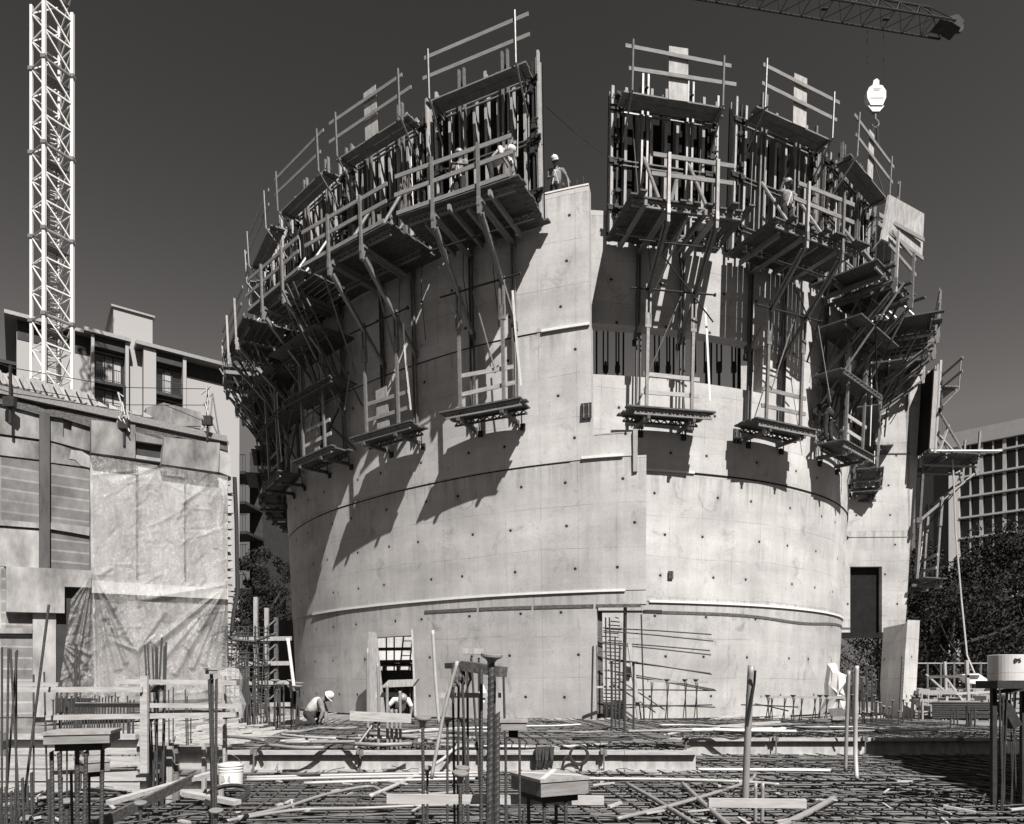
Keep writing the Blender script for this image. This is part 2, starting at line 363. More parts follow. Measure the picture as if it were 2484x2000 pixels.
def unit(T,label,seed=0,zl=10.15,zm=15.9,zt=20.05,wd=1.85,board=None,lowboard=0,panel=True,px=.78,gd=True,lowx=1.45,main=2.5,dx=.0,short=False,mid=False,radial=False):
    r=random.Random(seed); o=thing('climbing_formwork',label,'formwork',T,'climbing formwork units hung round the walls')
    zb=zm+.15; pt=zt+.85; S=M.steel
    if panel:
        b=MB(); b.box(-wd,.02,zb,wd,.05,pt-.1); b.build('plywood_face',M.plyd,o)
        n=9
        for i in range(n):
            x=-wd+.06+(2*wd-.12)*i/(n-1)+r.uniform(-.03,.03); t=pt+r.uniform(-.25,.2); z0=zb+r.uniform(-.12,.12)
            b=MB(); w=.045; b.box(x-w,.06,z0,x+w,.10,t); b.box(x-.018,.10,z0,x+.018,.30,t); b.box(x-w,.30,z0,x+w,.345,t); 
            b.build('timber_rib',M.timber if r.random()<.75 else M.timberl,o)
        for k,z in enumerate((zb+.65,zb+(pt-zb)*.47,pt-.75)):
            b=MB(); a=wd-.1-r.uniform(0,.35); c2=wd-.1-r.uniform(0,.35)
            for d in (-.07,.07): b.box(-a,.35,z+d-.02,c2,.41,z+d+.02)
            b.build('waler',M.steeld if r.random()<.75 else S,o)
            for sx in (-1,1):      # clamps and wedges at the panel ends
                b=MB(); xx=sx*(wd-.16)+r.uniform(-.1,.1); b.box(xx-.28,.36,z-.05,xx+.16,.45,z+.05); b.bar((xx-.3,.4,z+.1),(xx+.2,.5,z+.02),.05); b.box(xx-.1,.33,z-.06,xx+.1,.46,z+.09); b.bar((xx-.12,.38,z-.09),(xx+.14,.44,z-.13),.05); b.tube([(xx,.3,z+.02),(xx,.55,z+.03)],.02)
                b.lathe((xx+.06,.5,z),[(.05,-.02),(.05,.02)],8,(0,1,0)); b.box(xx-.04,.35,z-.28,xx+.03,.42,z-.12)
                b.build('clamp',M.black,o)
        for sx in (-1,1):
            b=MB(); channel(b,(sx*px,.48,zm+.0),(sx*px,.50,pt+.38),.065,.12); b.build('strongback',S,o)
            b=MB(); b.box(sx*px-.1,.36,pt-.05,sx*px+.1,.47,pt+.06); b.bar((sx*px,.4,pt-.02),(sx*px+.05,.62,pt-.1),.05); b.build('clamp',M.black,o)
            b=MB(); b.tube([(sx*px,.5,zm+2.45),(sx*px,main-.55,zm+.12)],.055,8); b.tube([(sx*px,.44,zm+2.53),(sx*px,main-.5,zm+.06)],.03,6)
            b.build('push_pull_prop',S,o)
        for sx in (-1,1):
            b=MB(); b.bar((sx*(wd-.03),.33,zb-.2),(sx*(wd-.03),.33,pt+r.uniform(-.1,.3)),.07,.1); b.build('edge_post',S if r.random()<.6 else M.timberl,o)
            b=MB(); b.tube([(sx*px,.55,zm+1.3),(sx*px+r.uniform(-.2,.2),1.5,zm+.06)],.04,6); b.tube([(sx*1.2,.5,zt-.3),(sx*1.2+r.uniform(-.2,.2),.62,zm+r.uniform(.6,2))],.015,4); b.build('push_pull_prop',S,o)
            b=MB()
            b.bar((sx*(wd-.2),.40,zm+.6),(sx*(wd-.2),.40,pt-.2),.05)
            for k in range(5): x=sx*(wd-.2)+r.uniform(-.06,.06); z=r.uniform(zm+.6,pt-.2); b.box(x-.07,.35,z-.08,x+.07,.35+r.uniform(.08,.25),z+r.uniform(.02,.14)); b.bar((x-.15,.42,z),(x+.15,.47,z+r.uniform(-.1,.1)),.035)
            b.build('clamp',M.black,o)
        # pouring platform
        po=1.2
        b=MB(); b.box(-wd+.08+r.uniform(0,.2),.62,zt,wd-.12,.9,zt+.045); b.box(-wd+.12,.915,zt,wd-.08-r.uniform(0,.2),po,zt+.045); b.build('pouring_platform',M.plyt,o)
        for sx in (-1,1):
            X=sx*(wd-.35); b=MB(); b.tube([(X,po+.16,zt+1.48),(X,po+.14,zt-.03),(X,.5,zt-1.0)],.03,6); b.bar((X,.4,zt-.05),(X,po+.05,zt-.05),.04,.06); b.build('rail_post',S,o)
        for z,sl in ((zt+.68,r.uniform(-.04,.04)),(zt+1.28,r.uniform(-.04,.04))):
            b=MB(); b.bar((-wd+.15+r.uniform(-.25,.1),po+.1,z-sl),(wd-.1+r.uniform(-.15,.25),po+.1,z+sl),.04,.115); b.build('guard_rail',M.timberh,o)
        if board:
            x,w=board; b=MB(); b.prism([(x-w,po+.02,zt-.02),(x+w,po+.02,zt),(x+w-.04,po+.03,zt+1.6),(x-w-.02,po+.03,zt+1.58)],(0,.02,0)); b.build('toe_board',M.plyl,o)
    # main platform
    b=MB(); y=.07 if panel else .62
    if radial:
        x=-wd-dx
        while x<wd+dx-.1:
            if r.random()<.95: b.box(x,.07+r.uniform(0,.1),zm-.05,x+.215,main-.15+r.choice((0,0,.1,.3)),zm)
            x+=.224 if r.random()<.75 else .26
        y=99
    while y<main-.15:
        if r.random()<.88: b.box(-wd-dx+r.uniform(-.08,.1),y,zm-.05,wd+dx+r.uniform(-.1,.08),y+.23,zm); y+=.245
    b.build('main_platform',M.timberd,o)
    for y in (.85,main-.25):
        b=MB(); girder(b,-wd+.05,wd-.05,y,zm-.052,.22); b.build('platform_girder',M.timberh,o)
    for sx in (-1,1):
        X=sx*px
        b=MB(); channel(b,(X,.08,zm-.4),(X,main,zm-.4),.04,.07); b.box(X-.07,.02,zm-.5,X+.07,.14,zm-.05); b.build('bracket_beam',S,o)
        b=MB(); channel(b,(X,.16,zm-.45),(X,.16,zm-3.0),.04,.06); b.box(X-.09,.0,zm-3.1,X+.09,.22,zm-2.85); b.build('bracket_leg',M.steeld if sx<0 else S,o)
        b=MB(); b.bar((X+.04,main-.05,zm-.72),(X+.04,.2,zm-2.95),.10,.12); b.build('diagonal_strut',S,o)
        b=MB(); b.tube([(X-.07,main-.08,zm-.75),(X-.06,1.12,zm-2.0)],.032,6); b.tube([(X+.0,main-.1,zm-.75),(X-.03,1.12,zm-2.0)],.032,6); b.bar((X-.07,main-.3,zm-.98),(X+.05,main-.3,zm-.98),.03); b.bar((X-.07,main-.7,zm-1.35),(X+.05,main-.7,zm-1.35),.03); b.build('diagonal_strut',S,o)
        b=MB(); b.prism([(X-.05,main+.02,zm-.85),(X-.05,main+.12,zm-.55),(X-.05,main+.1,zm-.3),(X-.05,main-.15,zm-.3)],(.1,0,0)); b.build('bracket_plate',S,o)
        b=MB(); hh=zm+1.2+r.uniform(0,.12); b.bar((X,main+.06,zm-.8),(X,main+.06,hh),.09,.08,(0,1,0)); b.build('guard_post',S if r.random()<.8 else M.timberl,o)
        # hanging posts
        b=MB(); channel(b,(X,1.07,zm-1.85),(X,1.07,zm-3.1),.055,.075); b.box(X-.1,1.01,zm-3.2,X+.1,1.12,zm-2.75); b.bar((X,1.07,zm-3.0),(X,1.07,zl-.3),.1,.08,(0,1,0))
        b.box(X-.08,1.0,zl-.42,X+.08,1.16,zl-.25); b.build('hanging_post',S,o)
        b=MB(); channel(b,(X+.02,.2,zm-3.0),(X+.02,.2,zl+.0),.035,.1); b.build('inner_post',M.steeld if r.random()<.5 else S,o)
        b=MB(); b.lathe((X,.16,zm-2.95),[(.08,0),(.08,.05)],8,(0,1,0)); b.box(X-.14,.02,zm-3.35,X+.02,.12,zm-3.15); b.build('wall_anchor',M.black,o)
    b=MB(); b.tube([(-wd*.75,1.15,zm-2.05),(wd*.78,1.18,zm-2.0)],.028,6); b.lathe((wd*.78,1.18,zm-2.0),[(.06,-.02),(.06,.02)],8,(1,0,0)); b.tube([(-px,1.9,zm-1.25),(px+.6,1.25,zm-2.9)],.025,6) if r.random()<.6 else None
    b.tube([(-wd*.8,main-.45,zm-1.1),(wd*.6,main-.45,zm-1.08)],.024,6); b.build('tie_tube',M.black,o)
    if gd:
        for z in ((zm+.55,zm+1.08) if short else (zm+.0,zm+.58,zm+1.08)):
            b=MB(); sl=r.uniform(-.03,.03); xa,xb=(-px-.35,px+.55) if short else (-wd-.1,wd)
            b.bar((xa-r.uniform(0,.25),main+.0,z-sl+.06),(xb+r.uniform(-.2,.2),main+.0,z+sl+.06),.04,.12); b.build('guard_rail',M.timberh,o)
    for k in range(5 if gd else 0):
        x=r.uniform(-1.5,1.5); b=MB(); c_=r.choice((0,1,2))
        if c_==0: b.tube([(x,main-.3,zm-.45),(x+r.choice((-1,1))*r.uniform(.5,1.1),.3,zm-3.0)],.035,5)
        elif c_==1: b.bar((x,.3,zm-.28),(x,main-r.uniform(-.1,.5),zm-.28),.09,.16)
        else: b.tube([(x,1.1,zm-2.1),(x+r.choice((-1,1))*r.uniform(.6,1.2),1.05,zm-4.6)],.022,5)
        b.build('brace' if c_!=1 else 'joist',r.choice((S,M.steeld,M.timberh)) if c_!=1 else M.timberh,o)
    for k in range(2 if gd else 0):
        x=r.uniform(-1.6,1.6); b=MB(); b.tube([(x,.4,zm-.1),(x+.05,.55,zm-1.2),(x+r.uniform(-.3,.3),.5,zm-r.uniform(2,4))],.014,4); b.build('cable',M.black,o)
    if mid:
        for zz in ((zm-1.6,zm-3.3) if lowx>1.4 else (zm-1.3,zm-2.5,zm-3.7,zm-4.8)):
            b=MB(); o_=r.uniform(1.0,1.9); b.box(-wd+.1,.2,zz-.05,wd-.1,o_,zz); b.build('inner_walkway',M.timberd,o)
            b=MB(); girder(b,-wd+.1,wd-.1,1.3,zz-.052,.2); b.build('platform_girder',M.timberd,o)
        for k in range(10):
            b=MB(); x=r.uniform(-1.7,1.7); b.tube([(x,r.uniform(1,2.7),zm-.3),(x+r.uniform(-1,1),.3,zm-r.uniform(2.5,4.5))],.04,5); b.build('cross_brace',r.choice((S,M.steeld,M.steeld)),o)
        b=MB(); b.bar((-1.6,.25,zm-3.2),(1.6,.25,zl),.06); b.bar((1.6,.3,zm-3.2),(-1.6,.3,zl),.06); b.build('cross_brace',M.steeld,o)
    # loose gear on the deck
    for k in range(3):
        x=r.uniform(-1.3,1.3); b=MB()
        if k==0: b.bar((x,.7,zm+.05),(x+.25,1.2,zm+1.5),.12,.04)
        elif k==1: b.box(x,1.1,zm,x+.35,1.5,zm+.25); b.bar((x-.2,1.6,zm+.05),(x+.7,1.9,zm+.12),.09)
        else: b.bar((x,1.9,zm),(x-.3,.6,zm+1.1),.09,.04)
        b.build('loose_timber',M.timberl,o)
    # hanging platform
    b=MB()
    y=.3
    while y<1.3: b.box(-lowx-r.uniform(-.1,.1),y,zl-.05,lowx+r.uniform(-.1,.1),y+.24,zl); y+=.255
    b.build('hanging_platform',M.timberd,o)
    for y,a,c2 in ((.42,-lowx+.1,lowx-.15),(1.2,-lowx+.2,lowx-.02)):
        b=MB(); girder(b,a,c2,y,zl-.052,.2,.06,.26); b.build('platform_girder',M.timberh if y>1 else M.timberd,o)
    for sx in (-1,1):
        b=MB(); b.bar((sx*px,.0,zl-.33),(sx*px,1.3,zl-.33),.1,.12); b.build('bracket_beam',M.steeld,o)
        b=MB(); b.tube([(sx*px+.2,.15,zl-.02),(sx*px+.2,.15,zl-.5)],.02); b.box(sx*px+.12,.02,zl-.6,sx*px+.28,.1,zl-.4); b.build('wall_anchor',M.black,o)
    for z in (zl+.55,zl+1.1):
        b=MB(); sl=r.uniform(-.03,.03); b.bar((-px-r.uniform(.0,.2),1.0,z-sl),(px+r.uniform(.2,.5),1.0,z+sl),.04,.13); b.build('guard_rail',M.timberl if seed%2 else M.timberh,o)
    if lowboard:
        b=MB(); b.prism([(-.35,.97,zl+.02),(.25,.97,zl+.02),(.15,.97,zl+1.55),(-.38,.97,zl+1.5)],(0,-.025,0)); b.build('toe_board',M.ply,o)
    if r.random()<.5 or seed in(1,7):
        x=px+.35; b=MB(); b.prism([(x,1.1,zm-2.4),(x+.07,1.1,zm-2.4),(x+.16,1.14,zm-3.6),(x+.3,1.1,zl+.4),(x+.23,1.1,zl+.4),(x+.09,1.14,zm-3.6)],(0,.006,0)); b.build('lifting_strap',M.white,o)
    return o
LU=[(5.15,'formwork unit at the free end of the left wall, tall panel beside the gap'),(9.05,'second formwork unit left of the gap, with a grey board behind its top rail'),(12.85,'third formwork unit left of the gap'),(16.7,'fourth formwork unit left of the gap, dark underside facing the viewer'),(20.0,'formwork unit at the leftmost edge of the drum outline'),(22.8,'narrow formwork unit just round the back of the left side'),(25.5,'second narrow formwork unit behind the left side'),(28.2,'furthest formwork unit behind the left side')]
for i,(u,l) in enumerate(LU):
    unit(frame(CL,u),l,seed=i+1,board=(.1,.3) if i==1 else None,lowboard=i in(1,2),wd=1.87 if i<4 else 1.32,dx=.16 if i<4 else 0,mid=i>=2,px=.78 if i<4 else .6,lowx=1.45 if i<4 else 1.2)
RU=[(4.35,'formwork unit just right of the gap, tall bright board behind its top rail'),(8.4,'second formwork unit right of the gap, grey board leaning behind its rail'),(12.25,'third formwork unit right of the gap, under the crane hook'),(16.1,'fourth formwork unit right of the gap, wide plywood screen on its railing'),(19.4,'fifth formwork unit right of the gap at the right edge of the drum'),(22.1,'narrow formwork unit just behind the right edge of the drum'),(24.8,'formwork unit at the back right of the drum'),(27.5,'rearmost formwork unit on the right side of the drum')]
for i,(u,l) in enumerate(RU):
    unit(frame(CR,u),l,seed=i+11,board=[(.05,.33),(.1,.30),(-.1,.24),None,None,None,None,None][i],lowboard=0,zt=19.75 if i==0 else 20.05,wd=1.87 if i<4 else 1.32,dx=.05,short=i<4,radial=i<4,mid=i>=2,main=2.5 if i<3 else 2.95,px=.78 if i<4 else .6,lowx=1.45 if i<4 else 1.2)
# ------------------------------------------------------------------ ground, far buildings, trees, cranes
M.dirt=mat('dusty_ground',.05,.95,.45,1.2,bump=.3)
M.slab=mat('dusty_slab',.21,.9,.4,1.4,bump=.2)
M.brick=mat('pale_brick',.36,.85,.12,40,(1,1,3),bump=.05)
M.dark=mat('dark_fascia',.04,.7,.3,3)
M.shade=mat('shade_dark_render',.05,.9,.3,2)  # near-black colour carries the shade of the far block
M.curt=mat('curtain',.40,.9,.25,2.5,(9,9,.3))
b=MB(); b.add([(-400,-80,-1.3),(400,-80,-1.3),(400,900,-1.3),(-400,900,-1.3)],[(0,1,2,3)]); struct(b.build('ground',M.dirt))
b=MB(); b.box(-9.0,22.65,-1.25,30,80,-.06); b.box(-30,19.6,-1.25,-9.0,80,-.065); b.box(14.0,19,-1.25,30,22.65,-.07); struct(b.build('slab',M.slab))
class Plane:
    def __init__(s,x,Y,d):
        s.A=Vector(((x-X0)/F*Y,Y,0)); s.d=Vector((d[0],d[1],0)).normalized(); s.n=Vector((s.d.y,-s.d.x,0))
    def at(s,x,y,off=0):
        A=s.A+s.n*off; a=(x-X0)/F; dx,dy=s.d.x,s.d.y; Y=(dx*A.y-dy*A.x)/(dx-a*dy)
        return Vector((a*Y,Y,HC+(YH-y)/F*Y))
    def s_(s,x): return (s.at(x,YH)-s.A).dot(s.d)
    def z_(s,x,y): return s.at(x,y).z
    def pt(s,u,z,off=0): return s.A+s.d*u+s.n*off+Vector((0,0,z))
    def box(s,m,u0,u1,z0,z1,o0,o1):
        q=[s.pt(u0,z0,o0),s.pt(u1,z0,o0),s.pt(u1,z0,o1),s.pt(u0,z0,o1)]; r=[p+Vector((0,0,z1-z0)) for p in q]
        m.add(q+r,[(0,1,2,3),(4,7,6,5),(0,4,5,1),(1,5,6,2),(2,6,7,3),(3,7,4,0)]); return m
    def slab(s,m,pts,off,th):
        a=[s.at(x,y,off) for x,y in pts]; m.prism(a,-s.n*th); return m
# brick apartment block
B1=Plane(300,68,(.811,.585)); S_=B1.s_; Z_=B1.z_
bd=thing('apartment_building','pale brick apartment block with balconies behind the tower crane','building')
zr=Z_(315,733); zr2=Z_(190,700)
b=MB(); B1.box(b,S_(35),S_(297),-1,zr2-.6,0,-16); B1.box(b,S_(297),S_(504),-1,zr-.5,0,-14); b.build('wall',M.brick,bd)
b=MB(); B1.box(b,S_(240),S_(311)+.5,zr2-2,Z_(240,642),-.5,-15); b.build('roof_tower',M.brick,bd)
b=MB(); B1.box(b,S_(240)-.2,S_(311)+.7,Z_(240,642),Z_(240,638),-.3,-15.2); B1.box(b,S_(190)-.6,S_(272),zr2-.55,zr2-.2,1.5,-6); B1.box(b,S_(297)-.6,S_(504)+.3,zr-.45,zr-.1,1.4,-6); B1.box(b,S_(35)-.9,S_(190),zr2-.58,zr2-.25,.9,-14); b.build('roof',M.steel,bd)
b=MB(); B1.box(b,S_(36),S_(192),zr2-2.3,zr2-.6,.05,0); b.build('fascia',M.dark,bd); b=MB(); B1.box(b,S_(388),S_(504),zr-1.9,zr-.5,.05,0); b.build('fascia',M.dark,bd); b=MB(); B1.box(b,S_(196),S_(262),zr2-1.6,zr2-.6,1.0,.02); b.build('fascia',M.dark,bd); b=MB(); B1.box(b,S_(324),S_(380),zr-1.5,zr-.5,.9,.02); b.build('fascia',M.dark,bd)
b=MB(); 
for a,c in ((190,196.5),(261,268)): B1.box(b,S_(a),S_(c),0,zr2-.6,1.2,0)
for a,c in ((299,325),(381,388)): B1.box(b,S_(a),S_(c),0,zr-.5,1.1,0)
b.build('pier',M.brick,bd)
def bay(xa,xb,ztop,sh):
    z=ztop
    for k in range(6):
        zb=z-sh
        w=MB(); B1.box(w,S_(xa),S_(xb),zb,z-.2,.1,.02); wo_=w.build('window',M.glass,bd)
        w=MB(); m_=S_(xa)+(S_(xb)-S_(xa))*.3; n_=S_(xa)+(S_(xb)-S_(xa))*.62
        B1.box(w,m_,n_-.05,zb+.3,z-.7,.14,.11); 
        if k!=0 or xa<300: B1.box(w,n_+.05,S_(xb)-.3,zb+.3,z-.7,.14,.11)
        w.build('curtain',M.curt,wo_)
        w=MB(); 
        for q in (0,.33,.62,.98): 
            uu=S_(xa)+(S_(xb)-S_(xa))*q; B1.box(w,uu,uu+.09,zb,z-.2,.2,.1)
        w.build('frame',M.dark,wo_)
        w=MB(); B1.box(w,S_(xa),S_(xb),zb-.3,zb,1.05,.0); w.build('balcony_slab',M.dark,bd)
        w=MB(); u=S_(xa)
        while u<S_(xb): B1.box(w,u,u+.03,zb,zb+1.2,1.02,.99); u+=.18
        B1.box(w,S_(xa),S_(xb),zb+1.17,zb+1.24,1.04,.98); B1.box(w,S_(xa),S_(xb),zb+.1,zb+.15,1.04,.98); w.build('balcony_rail',M.dark,bd)
        z=zb-.3
bay(197,261,zr2-1.6,3.1); bay(325,381,zr-1.4,3.1)
for k in range(6):
    z=zr2-4.2-3.4*k; b=MB(); B1.box(b,S_(35)-2.2,S_(35)-.01,z-.3,z,-.6,-15); b.build('balcony_slab',M.dark,bd)
    b=MB(); o_=-.6
    while o_>-15: B1.box(b,S_(35)-2.2,S_(35)-2.15,z,z+1.1,o_,o_-.05); o_-=.25
    B1.box(b,S_(35)-2.22,S_(35)-2.14,z+1.07,z+1.15,-.55,-15); b.build('balcony_rail',M.dark,bd)
    b=MB(); B1.box(b,S_(35)-.06,S_(35)-.005,z,z+2.6,-1,-14.5); b.build('window',M.glass,bd)
# balconied block behind, its shade put into the dark wall colour
b3=thing('apartment_building','block of flats coloured dark as in shade with stacked balconies beside the pale brick corner','building')
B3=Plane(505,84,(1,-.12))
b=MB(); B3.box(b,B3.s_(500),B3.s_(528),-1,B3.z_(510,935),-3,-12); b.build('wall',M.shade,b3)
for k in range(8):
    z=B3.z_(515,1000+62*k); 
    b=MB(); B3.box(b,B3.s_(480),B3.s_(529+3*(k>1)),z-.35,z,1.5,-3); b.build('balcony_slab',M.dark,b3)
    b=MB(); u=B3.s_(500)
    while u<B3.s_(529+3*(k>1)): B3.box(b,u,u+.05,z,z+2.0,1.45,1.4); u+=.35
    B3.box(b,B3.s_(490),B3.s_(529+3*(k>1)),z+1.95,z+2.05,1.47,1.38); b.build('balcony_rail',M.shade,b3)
# far right office block
B2=Plane(2020,85,(.745,-.667))
o2=thing('office_building','pale office block with a grid of windows behind the trees at the right','building')
s0,s1=B2.s_(1925),B2.s_(2230); zt2=B2.z_(2020,912)
b=MB(); B2.box(b,s0,s1,-1,zt2,-.6,-16); b.build('wall',M.glass,o2)
b=MB(); B2.box(b,s0-.3,s1,zt2-1.75,zt2+.1,.35,-16); b.build('parapet',mat('pale_parapet',.30,.8,.1,2),o2)
b=MB(); B2.box(b,B2.s_(1998),B2.s_(2021),-1,zt2-1.75,.2,-.6); b.build('end_pier',M.offw,o2)
b=MB(); B2.box(b,B2.s_(2021),s1,zt2-2.9,zt2-1.77,-.25,-.6); B2.box(b,s0,B2.s_(1998),zt2-2.6,zt2-1.77,-.5,-.6); b.build('fascia',M.dark,o2)
m=MB(); z=B2.z_(2156,936)
for k in range(9): B2.box(m,B2.s_(2021),s1,z-.24,z-.02,.3,-.6); z-=2.53
m.build('floor_band',M.curt,o2)
for x,w in ((2043,.16),(2066,.36),(2091,.16),(2115,.36),(2141,.16),(2168,.36),(2195,.16),(2222,.36)):
    m=MB(); B2.box(m,B2.s_(x)-w/2,B2.s_(x)+w/2,-1,zt2-1.75,.12,-.6); m.build('mullion',M.curt,o2)
# trees
M.leaf=mat('dark_foliage',.035,.9,.6,1.2,spec=.1); M.bark=mat('bark',.05,.9,.3,5)
def tree(x,Y,h,rx,lab,seed,n=9000,z0=.28,leaf=.105,ry=None):
    r=random.Random(seed); X=(x-X0)/F*Y; o=thing('tree',lab,'tree',(X,Y,-1.2),'trees round the site'); ry=ry or rx
    b=MB(); b.tube([(0,0,0),(.1,0,h*.25),(-.1,.1,h*.55),(0,0,h*.8)],h*.028,7,h*.008)
    for k in range(9):
        a=r.uniform(0,6.28); z=h*r.uniform(.22,.6); L=rx*r.uniform(.5,.9)
        b.tube([(0,0,z),(math.cos(a)*L*.5,math.sin(a)*L*.5,z+h*.08),(math.cos(a)*L,math.sin(a)*L,z+h*.2)],h*.010,5,h*.003)
    b.build('trunk',M.bark,o)
    cl=[]
    for k in range(64):
        while True:
            p=Vector((r.uniform(-1,1),r.uniform(-1,1),r.uniform(-1,1)))
            if .25<p.length<1: break
        cl.append((Vector((p.x*rx,p.y*ry,h*(z0+1)/2+p.z*h*(1-z0)/2*.9)),r.uniform(.10,.24)*rx))
    m=MB()
    for i in range(n):
        c,rr=cl[r.randrange(len(cl))]
        d=Vector((r.gauss(0,1),r.gauss(0,1),r.gauss(0,.8))).normalized()*rr*r.uniform(.7,1.1)
        p=c+d; a=Vector((r.gauss(0,1),r.gauss(0,1),r.gauss(0,1))).normalized(); q=a.orthogonal().normalized(); w=a.cross(q); s=leaf*r.uniform(.6,1.5)
        m.add([p-q*s,p+w*s*.5,p+q*s,p-w*s*.5],[(0,1,2,3)])
    m.build('crown',M.leaf,o)
tree(2075,52,14.3,7.5,'largest dark leafy tree at the right edge, in front of the office block',1,26000)
tree(2165,47,13.6,6,'dark leafy tree cut by the right picture edge',2,16000)
tree(1960,48,12.6,5,'dark tree just right of the concrete tail wall',3,15000)
tree(2010,44,9,5,'low bushy tree behind the far site fence',4,14000,.1)
tree(1850,60,9,6,'dark tree seen under the raised wall beside the buttress',9,5000,.05)
tree(556,58,15.2,3.6,'dark tree between the brick block and the left edge of the drum',5,16000,.1)
tree(600,62,13,4,'second dark tree close against the left edge of the drum',6,6000,.1)
# timber hoarding between tree and drum
b=MB(); A=P(560,1300,44); 
for i in range(26): 
    x=548+i*4; p=P(x,1305,42); b.box(p.x,42,-1.2,p.x+.11,42.04,p.z+rnd.uniform(-.05,.1))
b.bar((P(545,1400,42.05).x,42.08,3.4),(P(655,1400,42.05).x,42.08,3.4),.08,.15); tag(b.build('hoarding',M.dark),'tall dark board hoarding between the trees and the drum','fence')
# ------------------------------------------------------------------ tower crane mast
a=math.atan2((93-X0)/F,1); dist=56.0; vd=Vector((math.sin(a),math.cos(a),0)); rr=Vector((vd.y,-vd.x,0)); FL=vd*dist
ph=R_(24); w=1.78; u_=(rr*math.cos(ph)+vd*math.sin(ph))*w; v_=(-rr*math.sin(ph)+vd*math.cos(ph))*w
cm=thing('tower_crane_mast','white lattice mast of a tower crane standing behind the old wall at the left','crane',FL)
co=[Vector((0,0,0)),u_,u_+v_,v_]; ZT=40; sec=180/F*FL.y; zj=HC+(YH-120)/F*FL.y
for k in range(4):
    b=MB(); b.bar(co[k]+Vector((0,0,-1)),co[k]+Vector((0,0,ZT+8)),.20 if k<2 else .16); b.build('chord',M.white,cm)
st=sec/3; nb=12
for f in range(4):
    b=MB(); A,B=co[f],co[(f+1)%4]; z=zj
    zz=zj+4*sec
    while zz>-1:
        Zt=Vector((0,0,zz)); Zb=Vector((0,0,zz-st)); b.bar(A+Zt,B+Zt,.09 if f==0 else .07); b.bar(A+Zt,B+Zb,.09 if f==0 else .07) 
        zz-=st
    b.build('lacing',M.white,cm)
zz=zj+4*sec
while zz>-1:
    b=MB()
    for k in range(4): b.box(co[k].x-.16,co[k].y-.16,zz-.12,co[k].x+.16,co[k].y+.16,zz+.12)
    b.bar(co[0]+Vector((0,0,zz-.05)),co[1]+Vector((0,0,zz-.05)),.16,.12)
    for k in range(1,4): b.bar(co[k]+Vector((0,0,zz)),co[(k+1)%4]+Vector((0,0,zz)),.09)
    zz-=sec; b.build('joint_collar',M.steel,cm)
b=MB(); c=(co[0]+co[2])/2; z=0
for dx in (-.28,.28): b.bar(c+rr*dx,c+rr*dx+Vector((0,0,ZT)),.05)
while z<ZT: b.bar(c-rr*.28+Vector((0,0,z)),c+rr*.28+Vector((0,0,z)),.04); z+=.3
z=0
while z<ZT:
    b.tube([c+Vector((.45*math.cos(t),.45*math.sin(t)+.1,z)) for t in [i*.7 for i in range(10)]],.025,4); z+=.9
b.build('ladder',M.steel,cm)
zz=zj+4*sec-1
while zz>0:
    b=MB(); q=[co[k]*.92+Vector((0,0,zz)) for k in range(4)]; b.prism(q[:2]+[(q[0]+q[3])/2+(q[1]-q[0])*.9,(q[0]+q[3])/2],(0,0,.05)); zz-=sec; b.build('landing',M.steeld,cm)
# ------------------------------------------------------------------ crane jib and hook
tip=P(2018,52,34); far=P(1560,-14,32.0); far.z=tip.z-.2; dj=(far-tip).normalized(); sj=Vector((dj.y,-dj.x,0)).normalized()
jb=thing('crane_jib','dark lattice tip of a crane jib crossing the upper right corner','crane',tip)
Lj=30; dl=dj*1.0
def jp(t,s,z): return dj*t+sj*s+Vector((0,0,z))
for nm,s,z,t0,rw_ in (('chord',-.5,-.35,.6,.045),('chord',.5,-.35,.6,.045),('chord',0,.6,1.6,.05)):
    b=MB(); b.tube([jp(t0,s,z),jp(Lj,s,z)],rw_,6); b.build(nm,M.black,jb)
b=MB(); t=.6; k=0
while t<Lj-1:
    for s in (-.5,.5):
        b.tube([jp(t,s,-.35),jp(max(t+.5,1.6),0,.6)],.022,4); b.tube([jp(max(t+.5,1.6),0,.6),jp(t+1.1,s,-.35)],.022,4)
    b.tube([jp(t,-.5,-.35),jp(t+1.1,.5,-.35)],.02,4); b.tube([jp(t,-.5,-.35),jp(t,.5,-.35)],.02,4); b.box(*(list(jp(t,-.1,-.36))+list(jp(t+.3,.1,-.34)))) if k%3==0 else None
    t+=1.1; k+=1
b.build('lacing',M.black,jb)
b=MB(); b.prism([jp(.9,-.5,-.45),jp(.1,-.25,-.4),jp(-.1,-.25,.0),jp(.3,-.3,.2),jp(1.3,-.3,-.2)],sj*.7); b.lathe(jp(.05,0,-.12),[(.3,-.06),(.3,.06)],16,sj); b.build('jib_head',M.black,jb)
hk=thing('crane_hook_block','bright white hook block hanging on two ropes from the jib','hook',P(1843,205,34))
b=MB()
for s in (-17,17): q=P(1843+s,205,34)-P(1843,205,34); b.tube([q+Vector((0,0,.3)),(q.x,0,5)],.014,4)
b.build('hoist_rope',M.black,hk)
b=MB(); b.prism([(-.48,-.14,-.12),(-.3,-.14,-.5),(.3,-.14,-.5),(.46,-.14,-.12),(.46,-.14,.22),(.28,-.14,.48),(.12,-.14,.5),(.12,-.14,.72),(.0,-.14,.82),(-.16,-.14,.72),(-.2,-.14,.5),(-.38,-.14,.38),(-.48,-.14,.15)],(0,.28,0)); b.build('block_casing',M.offw,hk)
b=MB()
for i,(z,wd_) in enumerate(((.28,.34),(.2,.26),(-.18,.62))):
    x=-wd_/2
    while x<wd_/2: b.box(x,-.150,z,x+.03,-.142,z+.05); x+=.055
b.build('lettering',M.steeld,hk)
